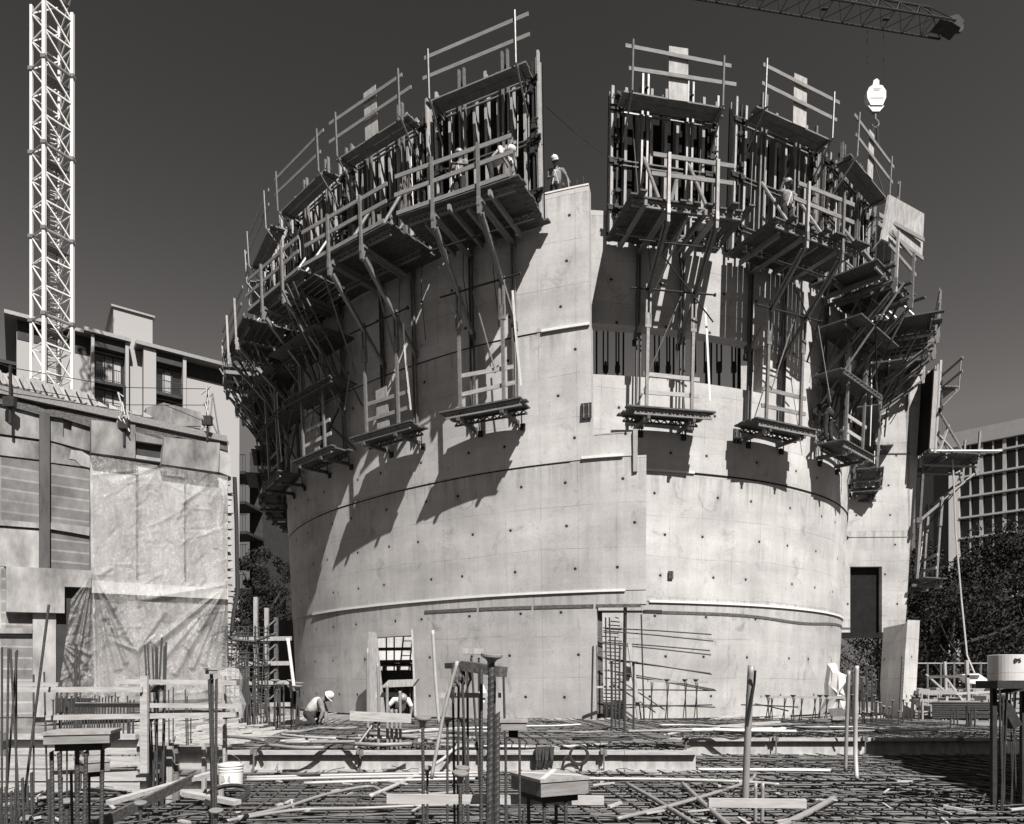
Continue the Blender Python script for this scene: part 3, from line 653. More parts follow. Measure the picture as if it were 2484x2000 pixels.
b=MB(); b.prism([(-.42,-.1,-.5),(.4,-.1,-.5),(.16,-.1,-.78),(-.18,-.1,-.78)],(0,.2,0)); b.build('lower_yoke',M.steel,hk)
b=MB(); b.tube([(0,0,-.78),(0,0,-1.1),(.14,0,-1.22),(.17,0,-1.38),(.05,0,-1.52),(-.12,0,-1.48),(-.16,0,-1.36)],.055,8,.03); b.build('hook',M.steel,hk)
sl_=MB(); a0=Vector((0,0,-1.45)); d1=P(1795,440,24.2)-P(1843,205,34); d2=P(1838,330,30)-P(1843,205,34)
sl_.tube([a0+Vector((-.1,0,0)),a0+Vector((-.25,-.1,-.9)),a0+Vector((-.1,-.2,-2.2))],.05,6); sl_.tube([a0+Vector((.08,0,0)),a0+Vector((.12,-.05,-1.0))],.05,6)
sl_.tube([a0+Vector((-.1,-.2,-2.2)),a0+Vector((-.8,-2.5,-5.6))],.03,6)
sl_.build('lifting_sling',M.black,hk)
# ------------------------------------------------------------------ concrete tail wall and buttress at the right
T3=Plane(1904,32.0,(1,-.03)); tw=thing('tail_wall','raised flat concrete wall behind the right side, with a dark doorway and a shadowed soffit','concrete wall')
zb=3.6; s_=T3.s_; xl=s_(1905)
def lean(z): return .075*(z-zb)
def quad(m,u0,u1,z0,z1,o=0,th=.5,leanr=False):
    q=[T3.pt(u0,z0,o),T3.pt(u1+(lean(z0) if leanr else 0),z0,o),T3.pt(u1+(lean(z1) if leanr else 0),z1,o),T3.pt(u0,z1,o)]
    m.prism(q,-T3.n*th)
    if m.uv is None: m.uv=[]
    m.uv+=[(p[0]+60,p[2]) for p in m.v[-8:]]
d0,d1_=s_(1790),s_(1857); zd=T3.z_(1820,1193)
b=MB(); quad(b,s_(1560),d0,zb,zd); quad(b,d1_,xl,zb,zd,leanr=True); quad(b,s_(1560),xl+lean(zd),zd,16.2,leanr=False); 
b.f=b.f; b.build('wall',M.conc,tw)
b=MB(); q=[T3.pt(xl+lean(zd)-.02,zd,0),T3.pt(xl+lean(zd),zd,0),T3.pt(xl+lean(16.2),16.2,0),T3.pt(xl-.02,16.2,0)]; b.prism(q,-T3.n*.5); b.uv=[(p[0]+60,p[2]) for p in b.v]; b.build('wall',M.conc,tw)
b=MB(); T3.box(b,d0+.003,d1_-.003,zb-.1,zd-.003,-.28,-.34); b.build('doorway_panel',M.plyd,tw)
b=MB(); z=T3.z_(1840,1132); T3.box(b,s_(1560),xl+.1,z,z+.03,.012,-.02); z=T3.z_(1840,957); T3.box(b,s_(1560),xl+.25,z,z+.05,.03,-.02); z=T3.z_(1840,1322); T3.box(b,s_(1560),d0,z-.06,z+.02,.02,-.02); b.build('joint_line',M.timberd,tw)
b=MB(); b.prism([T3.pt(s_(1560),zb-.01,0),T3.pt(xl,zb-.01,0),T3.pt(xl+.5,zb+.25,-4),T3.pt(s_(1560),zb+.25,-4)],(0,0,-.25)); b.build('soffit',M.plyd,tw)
bt=thing('buttress','pale concrete buttress wall with a slanted top standing under the tail wall','concrete wall')
e0=Vector((.569*24,24,-.06)); e1=Vector((.590*24.2,24.2,-.06)); e2=Vector((.549*26.2-.1,26.2,-.06)); zt_=3.45
b=MB(); lx=Vector((.12,0,0))
vsx=[e0,e1,e1+Vector((.1,2.6,0)),e2, e0+Vector((.25,0,zt_+.06)),e1+Vector((.18,0,zt_+.06)),e1+Vector((.3,2.6,zt_)),e2+Vector((.24,0,zt_-.75))]
b.add(vsx,[(3,2,1,0),(0,1,5,4),(1,2,6,5),(2,3,7,6),(3,0,4,7),(4,5,6,7)]); b.uv=[(p[1]+p[0]*2,p[2]) for p in b.v]; b.build('concrete',M.conc,bt)
b=MB(); b.bar(e0+Vector((-.03,-.03,.1)),e0+Vector((.08,-.03,2.2)),.09,.06); b.build('corner_timber',M.timberd,bt)
# formwork unit on the tail wall's far end, seen side-on
Tm=Matrix(((.09,.996,0,T3.pt(xl,0,0).x-.15),(.996,-.09,0,32.3),(0,0,1,0),(0,0,0,1)))@Matrix.Rotation(-math.atan(.06),4,'X')
unit(Tm,'formwork unit seen side-on against the sky at the far right, plank platform reaching out',seed=31,zl=6.1,zm=11.75,zt=14.75,wd=1.3,gd=False,px=.6,lowx=1.1)
b=MB(); p=T3.pt(xl,0,0); b.box(p.x+.6,31.2,11.83,p.x+4.0,31.5,11.89); tag(b.build('plank',M.white),'bright sunlit plank lying along the side-on platform at the far right','plank')
r0=P(2006,968,31.3); b=MB(); b.tube([r0,P(2012,1120,31.2),P(2024,1260,30.8),P(2036,1380,30),P(2052,1418,29)],.035,6); tag(b.build('rope',M.rope),'pale rope hanging from the side-on platform to the ground','rope')
# ------------------------------------------------------------------ half-demolished wall at the left
def cmu(name,v):
    m=mat(name,v,.9,.5,1.3,(1,1,.7),bump=.15); t=m.node_tree; L=t.links.new; b=t.nodes['Principled BSDF']
    uv=t.nodes.new('ShaderNodeUVMap'); br=t.nodes.new('ShaderNodeTexBrick'); br.inputs['Scale'].default_value=1; br.inputs['Brick Width'].default_value=1.15; br.inputs['Row Height'].default_value=.33; br.inputs['Mortar Size'].default_value=.03
    br.inputs['Color1'].default_value=(1,1,1,1); br.inputs['Color2'].default_value=(.72,.72,.72,1); br.inputs['Mortar'].default_value=(1.3,1.3,1.3,1); br.offset=0
    L(uv.outputs[0],br.inputs[0]); mx=t.nodes.new('ShaderNodeMixRGB'); mx.blend_type='MULTIPLY'; mx.inputs[0].default_value=1
    src=b.inputs['Base Color'].links[0].from_socket; L(src,mx.inputs[1]); L(br.outputs[0],mx.inputs[2]); L(mx.outputs[0],b.inputs['Base Color']); return m
M.cmu=cmu('grey_blockwork',.20); M.cmul=cmu('pale_blockwork',.27)
M.streak=mat('streaked_panel',.23,.85,.7,1.5,(1.1,1.1,.5),bump=.2)
M.streakl=mat('pale_streaked_panel',.34,.85,.55,1.5,(1.1,1.1,.5),bump=.1)
M.rust=mat('rusty_column',.085,.8,.4,2.5,(2,2,.4))
WL=Plane(0,20,(.782,.623)); ow=thing('old_wall','half-demolished wall of stained panels and blockwork under a timber coping','wall')
def pc(name,m_,pts,off,th):
    b=MB(); WL.slab(b,pts,off,th); b.uv=[((Vector(p)-WL.A).dot(WL.d),p[2]) for p in b.v]; return b.build(name,m_,ow)
pc('wall_core',M.streak,[(-420,800),(0,822),(482,930),(488,1470),(-420,1600)],0,.6)
pc('coping_beam',M.timberh,[(-420,720),(0,811),(478,918),(478,930),(0,828),(-420,745)],.3,.5)
pc('ragged_band',M.timberd,[(-200,790),(30,838),(95,862),(140,863),(250,888),(280,880),(330,900),(400,915),(480,928),(480,950),(440,938),(375,920),(340,925),(270,905),(230,912),(130,880),(80,872),(0,850),(-200,810)],.2,.12)
pc('panel',M.streak,[(-200,790),(0,823),(85,866),(85,925),(0,913),(-200,880)],.12,.12)
pc('panel',M.streak,[(-200,885),(0,919),(82,930),(82,968),(0,958),(-200,930)],.07,.1)
pc('blockwork',M.cmu,[(-200,940),(0,962),(82,971),(82,1104),(0,1096),(-200,1080)],.03,.1)
pc('steel_column',M.rust,[(83,866),(105,870),(105,1199),(83,1198)],.22,.3)
pc('panel',M.streak,[(107,871),(133,875),(133,920),(149,922),(153,880),(190,884),(190,950),(107,928)],.1,.12)
pc('panel',M.streak,[(107,931),(150,945),(189,962),(189,984),(107,974)],.06,.1)
pc('broken_plaster',M.streakl,[(150,947),(172,950),(189,960),(189,985),(170,980),(158,968),(146,966)],.08,.04)
pc('blockwork',M.cmu,[(107,977),(188,989),(188,1110),(107,1100)],.03,.1)
pc('ledge',M.streakl,[(-200,1070),(0,1094),(82,1101),(82,1112),(0,1106),(-200,1085)],.12,.1)
pc('ledge',M.streakl,[(107,1100),(188,1110),(188,1128),(150,1121),(107,1114)],.12,.1)
pc('panel',M.streakl,[(-200,1100),(0,1110),(82,1116),(82,1196),(0,1192),(-200,1188)],.06,.1)
pc('blockwork',M.cmu,[(107,1118),(188,1130),(188,1200),(107,1198)],.03,.1)
pc('concrete_beam',M.streakl,[(13,1192),(192,1201),(192,1237),(136,1235),(136,1291),(13,1288)],.3,.3)
pc('opening',M.dark,[(130,1225),(196,1237),(200,1500),(118,1500),(118,1292)],.03,.05)  # flat dark panel painted as the shade of an opening, no hole
pc('concrete_pier',M.streakl,[(69,1289),(118,1291),(118,1510),(69,1510)],.14,.2)
pc('blockwork',M.cmul,[(-200,1290),(70,1289),(70,1510),(-200,1510)],.03,.1)
pc('ledge',M.streakl,[(-200,1325),(68,1322),(68,1334),(-200,1332)],.16,.1)
pc('blockwork',M.cmul,[(-30,1150),(13,1200),(13,1330),(-30,1330)],.05,.1)
pc('concrete_box',M.streak,[(192,884),(285,895),(285,965),(192,953)],.4,.4)
pc('panel',M.streak,[(285,900),(346,918),(346,937),(286,928)],.2,.2)
pc('window_frame',M.streakl,[(286,958),(341,966),(340,973),(285,965)],.2,.2)
pc('recess_shade_panel',M.dark,[(288,929),(345,938),(341,966),(288,959)],.03,.05)  # dark panel, the shade of the recess put into its colour
pc('concrete_box',M.streak,[(346,920),(463,933),(460,994),(340,977)],.4,.4)
pc('end_column',M.concp,[(463,935),(483,938),(487,1004),(462,994)],.16,.2)
pc('inner_wall',M.streakl,[(189,962),(480,1000),(480,1240),(192,1225)],.02,.05)
pc('inner_column',M.rust,[(287,980),(291,981),(291,1215),(287,1215)],.12,.1)
pc('inner_column',M.rust,[(389,990),(392,991),(392,1218),(389,1218)],.12,.1)
pc('inner_beam',M.offw,[(192,1222),(480,1240),(480,1262),(192,1248)],.16,.15)
# broken masonry edge
b=MB(); r=random.Random(4)
y=1000
while y<1450:
    h=r.uniform(10,19); w=r.uniform(6,15); WL.slab(b,[(480,y),(480+w,y+1),(480+w,y+h*.8),(480,y+h*.8)],r.uniform(.0,.15),.4); y+=h
b.build('broken_edge',M.concp,ow)
b=MB(); b.tube([WL.at(494,1005,.2),WL.at(498,1100,.2),WL.at(500,1250,.25),WL.at(492,1290,.25),WL.at(488,1330,.25)],.07,6); b.build('bent_pipe',M.black,ow)
# top debris: sloping insulation with battens
db=thing('insulation_slope','pale torn insulation with battens along the top of the old wall','insulation')
b=MB()
for i in range(14):
    x0=-10+i*24; x1=x0+22; yy=lambda x:782+x*.236
    if x1<215: WL.slab(b,[(x0-16,yy(x0)-2),(x1-16,yy(x1)-2),(x1,yy(x1)+27),(x0,yy(x0)+27)],-.35,.1)
    else: WL.slab(b,[(x0,yy(x0)+14),(x0+12,yy(x1)+15),(x1,yy(x1)+22),(x0,yy(x0)+24)],-.2,.1)
b.build('insulation_board',M.concp,db)
b=MB()
for i in range(10):
    x0=-14+i*24; b.bar(WL.at(x0-14,778+x0*.236,-.3),WL.at(x0+2,808+x0*.236,-.22),.10,.12)
b.build('batten',M.timber,db)
b=MB(); WL.slab(b,[(308,858),(345,848),(423,868),(423,903),(308,884)],-.4,1.0); tag(b.build('plywood_box',M.streak),'stained plywood box standing on the old wall behind the coping','box')
# safety stanchions with wires
pts=[]
for i,(x,yt,yb,l) in enumerate(((22,770,892,'thin dark safety stanchion at the left picture edge clamped to the coping'),(262,812,940,'dark stanchion with pale tape clamped at the middle of the coping'),(437,815,928,'dark stanchion wrapped in tape at the right end of the coping'))):
    t=thing('safety_stanchion',l,'post',WL.at(x,yb,.42),'stanchions on the old wall'); h=(WL.at(x,yt,.42)-WL.at(x,yb,.42))
    b=MB(); b.bar((0,0,0),h,.06,.06); b.build('post',M.black,t)
    b=MB(); b.box(-.16,-.1,h.z*.28,.16,.04,h.z*.45); b.build('clamp',M.black,t)
    b=MB(); r=random.Random(i)
    for k in range(7 if i else 0):
        z=h.z*r.uniform(.35,.95); b.tube([(0,-.05,z),(r.uniform(-.15,.15),-.1,z+.12),(r.uniform(-.22,.22),-.05,z-r.uniform(.1,.5))],.022,5)
    if i: b.build('tape',M.offw,t)
    pts.append(WL.at(x,yt+4,.42))
b=MB()
for dz in (0,-.55):
    q=[p+Vector((0,0,dz)) for p in pts]; q=[WL.at(-60,745,.42)+Vector((0,0,dz))]+q
    b.tube(q,.012,4)
b.tube([WL.at(345,852,.3),WL.at(437,890,.42)],.012,4); tag(b.build('wire_rope',M.black),'thin wire ropes strung between the stanchions on the old wall','wire')
# steel trestle behind the last stanchion
b=MB(); A=[WL.at(430,850,-.8),WL.at(448,828,-.8),WL.at(463,925,-.8),WL.at(440,925,-.8)]; 
b.tube([A[0],A[1],A[2]],.03,5); b.tube([A[0],A[2]],.025,5); b.tube([A[1],A[3]],.025,5); b.tube([WL.at(450,880,-.8),WL.at(425,905,-.8)],.025,5); tag(b.build('trestle',M.steel),'light steel trestle behind the right end of the old wall','trestle')
# plastic sheeting
def sheet_mat():
    m=bpy.data.materials.new('clear_plastic_sheet'); m.use_nodes=True; t=m.node_tree; b=t.nodes['Principled BSDF']; L=t.links.new
    b.inputs['Base Color'].default_value=g3(.7); b.inputs['Roughness'].default_value=.16; b.inputs['Specular IOR Level'].default_value=1.0; b.inputs['Alpha'].default_value=.42
    uv=t.nodes.new('ShaderNodeUVMap'); n=t.nodes.new('ShaderNodeTexNoise'); n.inputs['Scale'].default_value=2.2; n.inputs['Detail'].default_value=7; n.inputs['Roughness'].default_value=.62; n.inputs['Distortion'].default_value=1.2
    mp=t.nodes.new('ShaderNodeMapping'); mp.inputs['Scale'].default_value=(1.6,.8,1); mp.inputs['Rotation'].default_value=(0,0,.25)
    L(uv.outputs[0],mp.inputs[0]); L(mp.outputs[0],n.inputs[0]); bp=t.nodes.new('ShaderNodeBump'); bp.inputs['Strength'].default_value=1.0; bp.inputs['Distance'].default_value=.12
    rg=t.nodes.new('ShaderNodeMath'); rg.operation='PINGPONG'; rg.inputs[1].default_value=.12; L(n.outputs[0],rg.inputs[0]); L(rg.outputs[0],bp.inputs['Height']); L(bp.outputs[0],b.inputs['Normal'])
    mr=t.nodes.new('ShaderNodeMapRange'); L(n.outputs[0],mr.inputs[0]); mr.inputs[1].default_value=.35; mr.inputs[2].default_value=.65; mr.inputs[3].default_value=.2; mr.inputs[4].default_value=.38; L(mr.outputs[0],b.inputs['Alpha'])
    return m
M.sheet=sheet_mat()
def sheet(name,lab,corn,off,folds,nrand,nu,nv,seed=0,box=None):
    """corn: four D-pixel corners tl,tr,br,bl; folds: sharp creases (x0,y0,x1,y1,width,height)"""
    b=MB(); b.uv=[]; r=random.Random(seed); F_=list(folds); x0,y0,x1,y1=box
    for k in range(nrand):
        x=r.uniform(x0,x1); y=r.uniform(y0,y1); a=r.choice((r.gauss(-.35,.35),r.gauss(1.5,.25),r.gauss(2.3,.3))); L=r.uniform(12,60)
        F_.append((x,y,x+L*math.cos(a),y+L*math.sin(a),r.uniform(1.6,3.2),r.uniform(.015,.05)*r.choice((1,1,-1))))
    Fs=[(a,c,(e-a),(g-c),max(1e-3,(e-a)**2+(g-c)**2),w,h,min(a,e)-3*w,max(a,e)+3*w,min(c,g)-3*w,max(c,g)+3*w) for a,c,e,g,w,h in F_]
    for i in range(nu+1):
        for k in range(nv+1):
            s=i/nu; t=k/nv; tl,tr,br,bl=corn
            x=(tl[0]*(1-s)+tr[0]*s)*(1-t)+(bl[0]*(1-s)+br[0]*s)*t; y=(tl[1]*(1-s)+tr[1]*s)*(1-t)+(bl[1]*(1-s)+br[1]*s)*t
            d=.05*math.sin(x*.035+y*.012)+.02*math.sin(x*.09-y*.04)
            for a,c,dx,dy,LL,w,h,xa,xb,ya,yb in Fs:
                if x<xa or x>xb or y<ya or y>yb: continue
                q=((x-a)*dx+(y-c)*dy)/LL
                if q<-.05 or q>1.05: continue
                e=x-a-q*dx; g=y-c-q*dy; ww=w*(.5+q); v=(e*e+g*g)/(ww*ww)
                if v<6: d+=h*math.exp(-v)*(1-.55*abs(q-.35))
            b.v.append(tuple(WL.at(x,y,off+d))); b.uv.append((x*.022,-y*.022))
    for i in range(nu):
        for k in range(nv):
            q=i*(nv+1)+k; b.f.append((q,q+nv+1,q+nv+2,q+1))
    return tag(b.build(name,M.sheet,None,True),lab,'plastic sheet')
def fan(cx,cy,ends,w,h): return [(cx,cy,x,y,w*(.8+.4*((i*7)%3)/2),h*(.7+.5*((i*5)%4)/3)) for i,(x,y) in enumerate(ends)]
FO=fan(478,1232,[(352,1378),(372,1412),(398,1360),(408,1400),(430,1392),(441,1445),(455,1400),(330,1352),(300,1262),(345,1252),(420,1325),(462,1450)],4.5,.20)
FO+=fan(194,1205,[(212,1440),(228,1450),(246,1402),(262,1388),(287,1365),(222,1300),(240,1280),(201,1460)],4.5,.22)
FO+=fan(290,1370,[(322,1308),(338,1330),(279,1450),(292,1460),(305,1440),(262,1330),(240,1350),(345,1290)],4,.13)
FO+=[(240,1180,236,1262,9,.18),(236,1195,200,1215,5,.12),(286,1215,292,1275,3,.1),(262,1250,264,1330,3,.08),(340,978,255,1012,4,.06),(385,1060,438,1020,4,.09),(375,1090,392,1045,4,.1),(470,1035,466,1240,5,.10),(474,1050,455,1150,4,.1),(462,1012,478,1075,5,.1),(200,1000,330,985,4,.05),(292,965,292,1200,3,.04)]
sheet('plastic_sheeting','large translucent plastic sheet draped over the bay of the old wall',[(190,958),(480,1003),(478,1470),(196,1480)],.48,FO,170,130,210,1,(195,970,478,1460))
sheet('plastic_sheeting','crumpled plastic sheet bunched in the dark opening left of the large sheet',[(150,1262),(196,1205),(205,1470),(122,1470)],.36,fan(194,1207,[(128,1300),(135,1330),(150,1350),(165,1380),(180,1400),(142,1290)],4,.25)+fan(122,1352,[(190,1378),(180,1395),(170,1420),(160,1440)],4,.2),90,50,90,2,(125,1230,205,1460))
# ------------------------------------------------------------------ decks and reinforcement mats
# upper deck (front edge 12.7 m left of x=1465, 15.6 m beyond) and the lower deck in front of it
M.deck=mat('dark_plywood_deck',.028,.7,.4,2)  # even dark colour of the deck plywood
xe=P(1465,1580,12.6).x
b=MB(); b.box(-5.3,12.66,-1.0,xe-.1,12.7,-.43); b.box(xe-.1,15.58,-1.0,14,15.62,-.46); struct(b.build('deck_gap_shade',M.black)); b=MB(); b.box(-5.3,12.72,-.6,xe-.1,22.6,-.14); b.box(xe-.1,15.66,-.6,14,22.6,-.144); struct(b.build('upper_deck',M.deck)); b=MB(); b.box(-10.5,13.4,-.9,-5.31,22.6,-.15); struct(b.build('side_slab',M.slab))  # first boxes are black to paint the shaded gap below the edge forms
b=MB(); b.box(-14,1.2,-.95,14,15.6,-.78); struct(b.build('lower_deck',M.deck))
def grid_mat(name,lab,x0,x1,y0,y1,z,sx,sy,ang,rad,seed,clip=None,wav=.03):
    r=random.Random(seed); b=MB(); ca,sa=math.cos(ang),math.sin(ang)
    def seg(p,q,z,rr):
        n=6; pts=[]
        for i in range(n+1):
            t=i/n; pts.append((p[0]+(q[0]-p[0])*t+r.uniform(-wav,wav),p[1]+(q[1]-p[1])*t+r.uniform(-wav,wav),z+r.uniform(-.012,.012)))
        b.tube(pts,rr,5)
    for layer in (0,1):
        zz=z+layer*.16; y=y0
        while y<y1:
            jj=r.uniform(-.05,.05); seg((x0-r.uniform(0,.3),y+jj+x0*ca*0+ -.12*x0*sa),(x1+r.uniform(0,.2),y+jj*.5-.12*x1*sa+r.uniform(-.06,.06)),zz,rad*r.choice((1,1,1.25,1.5))); y+=sy*r.uniform(.6,1.3)
        x=x0
        while x<x1:
            jj=r.uniform(-.04,.04); w=r.uniform(-.06,.06); seg((x+jj,y0-.1),(x+jj-.13*(y1-y0)+w,y1),zz+rad*2,rad*r.choice((1,1.2))); x+=sx*r.uniform(.7,1.25)
    for i in range(int((x1-x0)*(y1-y0)*.55)):      # loose skewed bars
        x=r.uniform(x0,x1-1); y=r.uniform(y0+.4,y1-.4); a=r.choice((r.uniform(-.25,.25),r.uniform(-.25,.25),r.uniform(.5,1.0))); L=r.uniform(.8,3.2); L=min(L,(x1-x)*.95)
        q=(x+L*math.cos(a),min(y1,max(y0,y+L*math.sin(a)*r.choice((-1,1))))); seg((x,y),q,z+.2+r.uniform(0,.04),rad*r.choice((.7,1,1.4)))
    for i in range(int((x1-x0)*(y1-y0)*.3)):      # bar chairs
        x=r.uniform(x0,x1); y=r.uniform(y0,y1); b.tube([(x-.05,y,z-.2),(x-.02,y,z+.17),(x+.02,y,z+.17),(x+.05,y,z-.2)],.007,4)
    return tag(b.build(name,M.rebarm),lab,'reinforcement',kind='stuff')
grid_mat('rebar_mat','dense two-layer steel reinforcement mat filling the lower foreground',-8.5,8.5,3.2,12.25,-.52,.33,.20,0,.0125,1,wav=.014)
grid_mat('rebar_mat','right part of the low steel mat running back under the second edge form',xe+.1,13,12.3,15.15,-.52,.36,.2,0,.012,2,wav=.014)
grid_mat('rebar_mat','upper steel mat lying on the deck in front of the curved walls',-4.9,xe-.2,12.95,21.2,-.06,.26,.17,0,.011,3)
grid_mat('rebar_mat','upper steel mat at the right, behind the long edge form',xe-.2,12.5,15.9,21.0,-.06,.28,.19,0,.011,4)
# ------------------------------------------------------------------ edge forms
def edge_form(lab,x0,x1,Y,zt,zb,seed,clips=2.05,mt=None):
    r=random.Random(seed); o=thing('edge_form',lab,'formwork',(x0,Y,0),'timber edge forms'); L=x1-x0; x=0
    while x<L-.05:
        w=min(2.44,L-x); 
        if L-x-w<.6: w=L-x
        b=MB(); b.box(x+.002,0,zb+.02,x+w-.002,.02,zt-.02); b.build('form_board',mt or M.plyl,o)
        b=MB(); o_=r.uniform(0,.01); b.box(x-.0+r.uniform(.002,.02),-.10-o_,zt-.075,x+w-.005,-.004,zt+r.uniform(-.006,.006)); b.build('top_waler',M.timberl,o)
        b=MB(); b.box(x+r.uniform(.002,.02),-.055-o_,zb,x+w-.005,-.004,zb+.07); b.build('bottom_waler',M.timberl,o)
        x+=w
    x=.55
    while x<L:
        b=MB(); b.tube([(x,-.15,zt+.02),(x,-.15,zb-.22)],.014,6); b.box(x-.06,-.17,zt-.06,x-.015,-.12,zt+.05); b.box(x+.015,-.17,zt-.09,x+.055,-.12,zt+.03)
        b.box(x-.05,-.15,zb-.02,x-.01,-.1,zb+.1); b.box(x+.012,-.15,zb-.05,x+.05,-.1,zb+.07); b.build('form_clamp',M.steel,o); x+=clips*r.uniform(.9,1.1)
    return o
edge_form('long timber edge form across the middle foreground with a shadow line under its top',P(478,1580,12.6).x,xe,12.6,0,-.42,1)
edge_form('second edge form further back at the right, partly in deep shade',P(1390,1555,15.5).x,P(2120,1555,15.5).x,15.5,0,-.45,2)
b=MB(); b.bar((xe-1.3,15.3,.02),(xe-.05,13.0,.02),.14,.05); tag(b.build('plank',M.timberd),'dark sloping plank bridging the corner between the two edge forms','plank')
# ------------------------------------------------------------------ ribbed bars, caps, boxes
def top(x,y,Y): return P(x,y,Y)
def bars(name,lab,cat,lst,group=None,zb=-.6):
    """lst of (x_top,y_top,Y,x_lean,rad,cap)"""
    x,y,Y=lst[0][:3]; p0=P(x,y,Y); o=thing(name,lab,cat,(p0.x,p0.y,zb),group)
    for (x,y,Y,dx,rad,cap) in lst:
        t=P(x,y,Y); q=Vector((t.x+dx,t.y,zb)); a=t-Vector((p0.x,p0.y,zb)); c=q-Vector((p0.x,p0.y,zb)); b=MB()
        if Y<8 and rad>.009: b.ribbed(c,a,rad,rad*1.9)
        else: b.tube([c,a],rad,6)
        bo=b.build('rebar',M.rebar,o,False)
        if cap:
            b=MB(); k=cap; b.lathe(a,[(k*.30,-k*1.25),(k*.36,-k*.5),(k*.55,-k*.28),(k*.95,-k*.06),(k,0),(k,.012),(k*.9,.016)],18,(0.08,-.12,1)); b.build('safety_cap',M.cap,o,False)
    return o
bars('capped_rebar','thickest ribbed bar in the centre foreground under a mushroom cap','rebar',[(1035,1382,3.7,-.035,.0175,.06)],'capped bars')
bars('capped_rebar','ribbed bar with a round cap left of the thick centre bar, knee high','rebar',[(969,1630,4.4,.0,.012,.055)],'capped bars')
bars('capped_rebar','capped bar standing close behind the knee-high capped bar','rebar',[(974,1619,5.0,.01,.012,.055)],'capped bars')
bars('capped_rebar','tall capped bar at the left of the centre cluster, wide cap','rebar',[(890,1513,5.0,.01,.012,.062)],'capped bars')
bars('capped_rebar','thin capped bar between the wide cap and the box cluster','rebar',[(942,1515,6.3,0,.011,.05)],'capped bars')
bars('capped_rebar','thin capped bar right beside the other thin capped bar','rebar',[(975,1516,6.3,0,.011,.052)],'capped bars')
bars('capped_rebar','capped bar whose cap sits low in front of the edge form','rebar',[(900,1618,6.2,0,.011,.055)],'capped bars')
bars('rebar_pair','pair of uncapped ribbed bars leaning beside the thickest bar','rebar',[(1013,1405,3.9,.0,.0105,0),(1046,1500,4.1,.0,.019,0)])
bars('rebar','single ribbed bar standing alone left of the painted wooden box','rebar',[(1103,1703,4.2,.0,.012,0)])
def wbox(lab,x,y,Y,w,d,h,yaw,bl,rad=.012,paint=False,mt=None,group='wooden boxes over bar ends'):
    """wooden box capping bar ends; (x,y,Y) = near bottom corner. bl: x offsets of bars"""
    p=P(x,y,Y); T=Matrix.Translation(p)@Matrix.Rotation(yaw,4,'Z'); o=thing('box_cap',lab,'wooden box',T,group); mt=mt or M.timberh
    b=MB(); b.box(0,0,0,w,.04,h-.022); b.build('side_board',mt,o); b=MB(); b.box(0,.041,0,.04,d-.001,h-.022); b.build('side_board',mt,o)
    b=MB(); b.box(w-.04,.041,0,w,d-.001,h-.022); b.box(.041,d-.04,0,w-.041,d-.001,h-.022); b.build('side_board',mt,o)
    b=MB(); b.box(-.008,-.008,h-.02,w+.008,d+.006,h); b.build('lid',M.ply,o)
    if paint:
        b=MB(); b.bar((.03,.03,h+.002),(w-.03,d-.03,h+.002),.036,.004); b.bar((.03,d-.04,h+.0035),(w-.03,.04,h+.0035),.036,.004); b.build('paint_mark',M.offw,o)
    b=MB(); b.box(.05,.05,-.05,w-.05,d-.05,-.002); b.build('base_board',M.black,o)
    for fx,fy,dx in bl:
        b=MB(); b.ribbed((fx*w+dx,fy*d,-.6-p.z),(fx*w,fy*d,-.05),rad,rad*1.9) if Y<8 else b.tube([(fx*w+dx,fy*d,-.6-p.z),(fx*w,fy*d,-.03)],rad,6)
        b.build('rebar',M.rebar,o)
    return o
wbox('large new wooden box with crossed paint lines on its lid, centre foreground',1139,1679,4.35,.36,.42,.112,R_(27),[(.2,.2,.0),(.25,.8,.02),(.62,.15,0),(.9,.85,0)],paint=True,rad=.0125)
wbox('weathered flat wooden box at the left standing high on five ribbed bars',91,1568,4.35,.37,.36,.078,R_(20),[(.05,.3,.02),(.2,.15,.04),(.42,.4,.0),(.6,.2,-.03),(.8,.5,-.02)],rad=.013)
wbox('lower wooden box just behind the flat one at the left',176,1627,5.9,.20,.40,.10,R_(42),[(.2,.3,0),(.5,.8,0),(.8,.4,.02)],rad=.011)
wbox('small wooden box on four tall thin bars left of the drum',440,1419,7.1,.085,.19,.062,R_(35),[(.1,.2,.06),(.6,.5,.02),(.9,.1,-.01),(.5,.9,.03)],rad=.014)
wbox('small wooden block box right of the thick bars, waist high',1055,1538,4.25,.16,.10,.068,R_(4),[(.2,.5,.0),(.75,.5,.0)],rad=.008)
# two dark and one pale timber blocks on the tall centre cluster
o=thing('capped_bar_cluster','tall cluster of bars tied with rags under dark timber blocks, in front of the drum','rebar',P(1010,1500,6.0)-Vector((0,0,.6)))
def loc(x,y,Y): return P(x,y,Y)-o.location
b=MB(); b.bar(loc(977,1402,6.0),loc(1060,1415,5.7),.10,.085); b.build('timber_block',M.timberd,o)
b=MB(); b.bar(loc(975,1371,6.6),loc(1021,1372,6.6),.09,.055); b.build('timber_block',M.timber,o)
b=MB(); b.bar(loc(948,1402,6.2),loc(975,1400,6.4),.12,.05); b.build('timber_block',M.black,o)
for x,yt,Y,xb in ((953,1405,6.3,955),(966,1405,6.2,965),(984,1405,6.2,985),(992,1385,6.5,1002),(1008,1385,6.6,1010),(1042,1420,5.9,1040),(1060,1420,6.0,1064),(972,1395,6.0,978)):
    b=MB(); t=loc(x,yt,Y); q=loc(xb,1520,Y); d=(q-t)*3; b.tube([t,(t.x+d.x,t.y,t.z-2.0)],.0125,6); b.build('rebar',M.rebar,o)
b=MB(); r=random.Random(9)
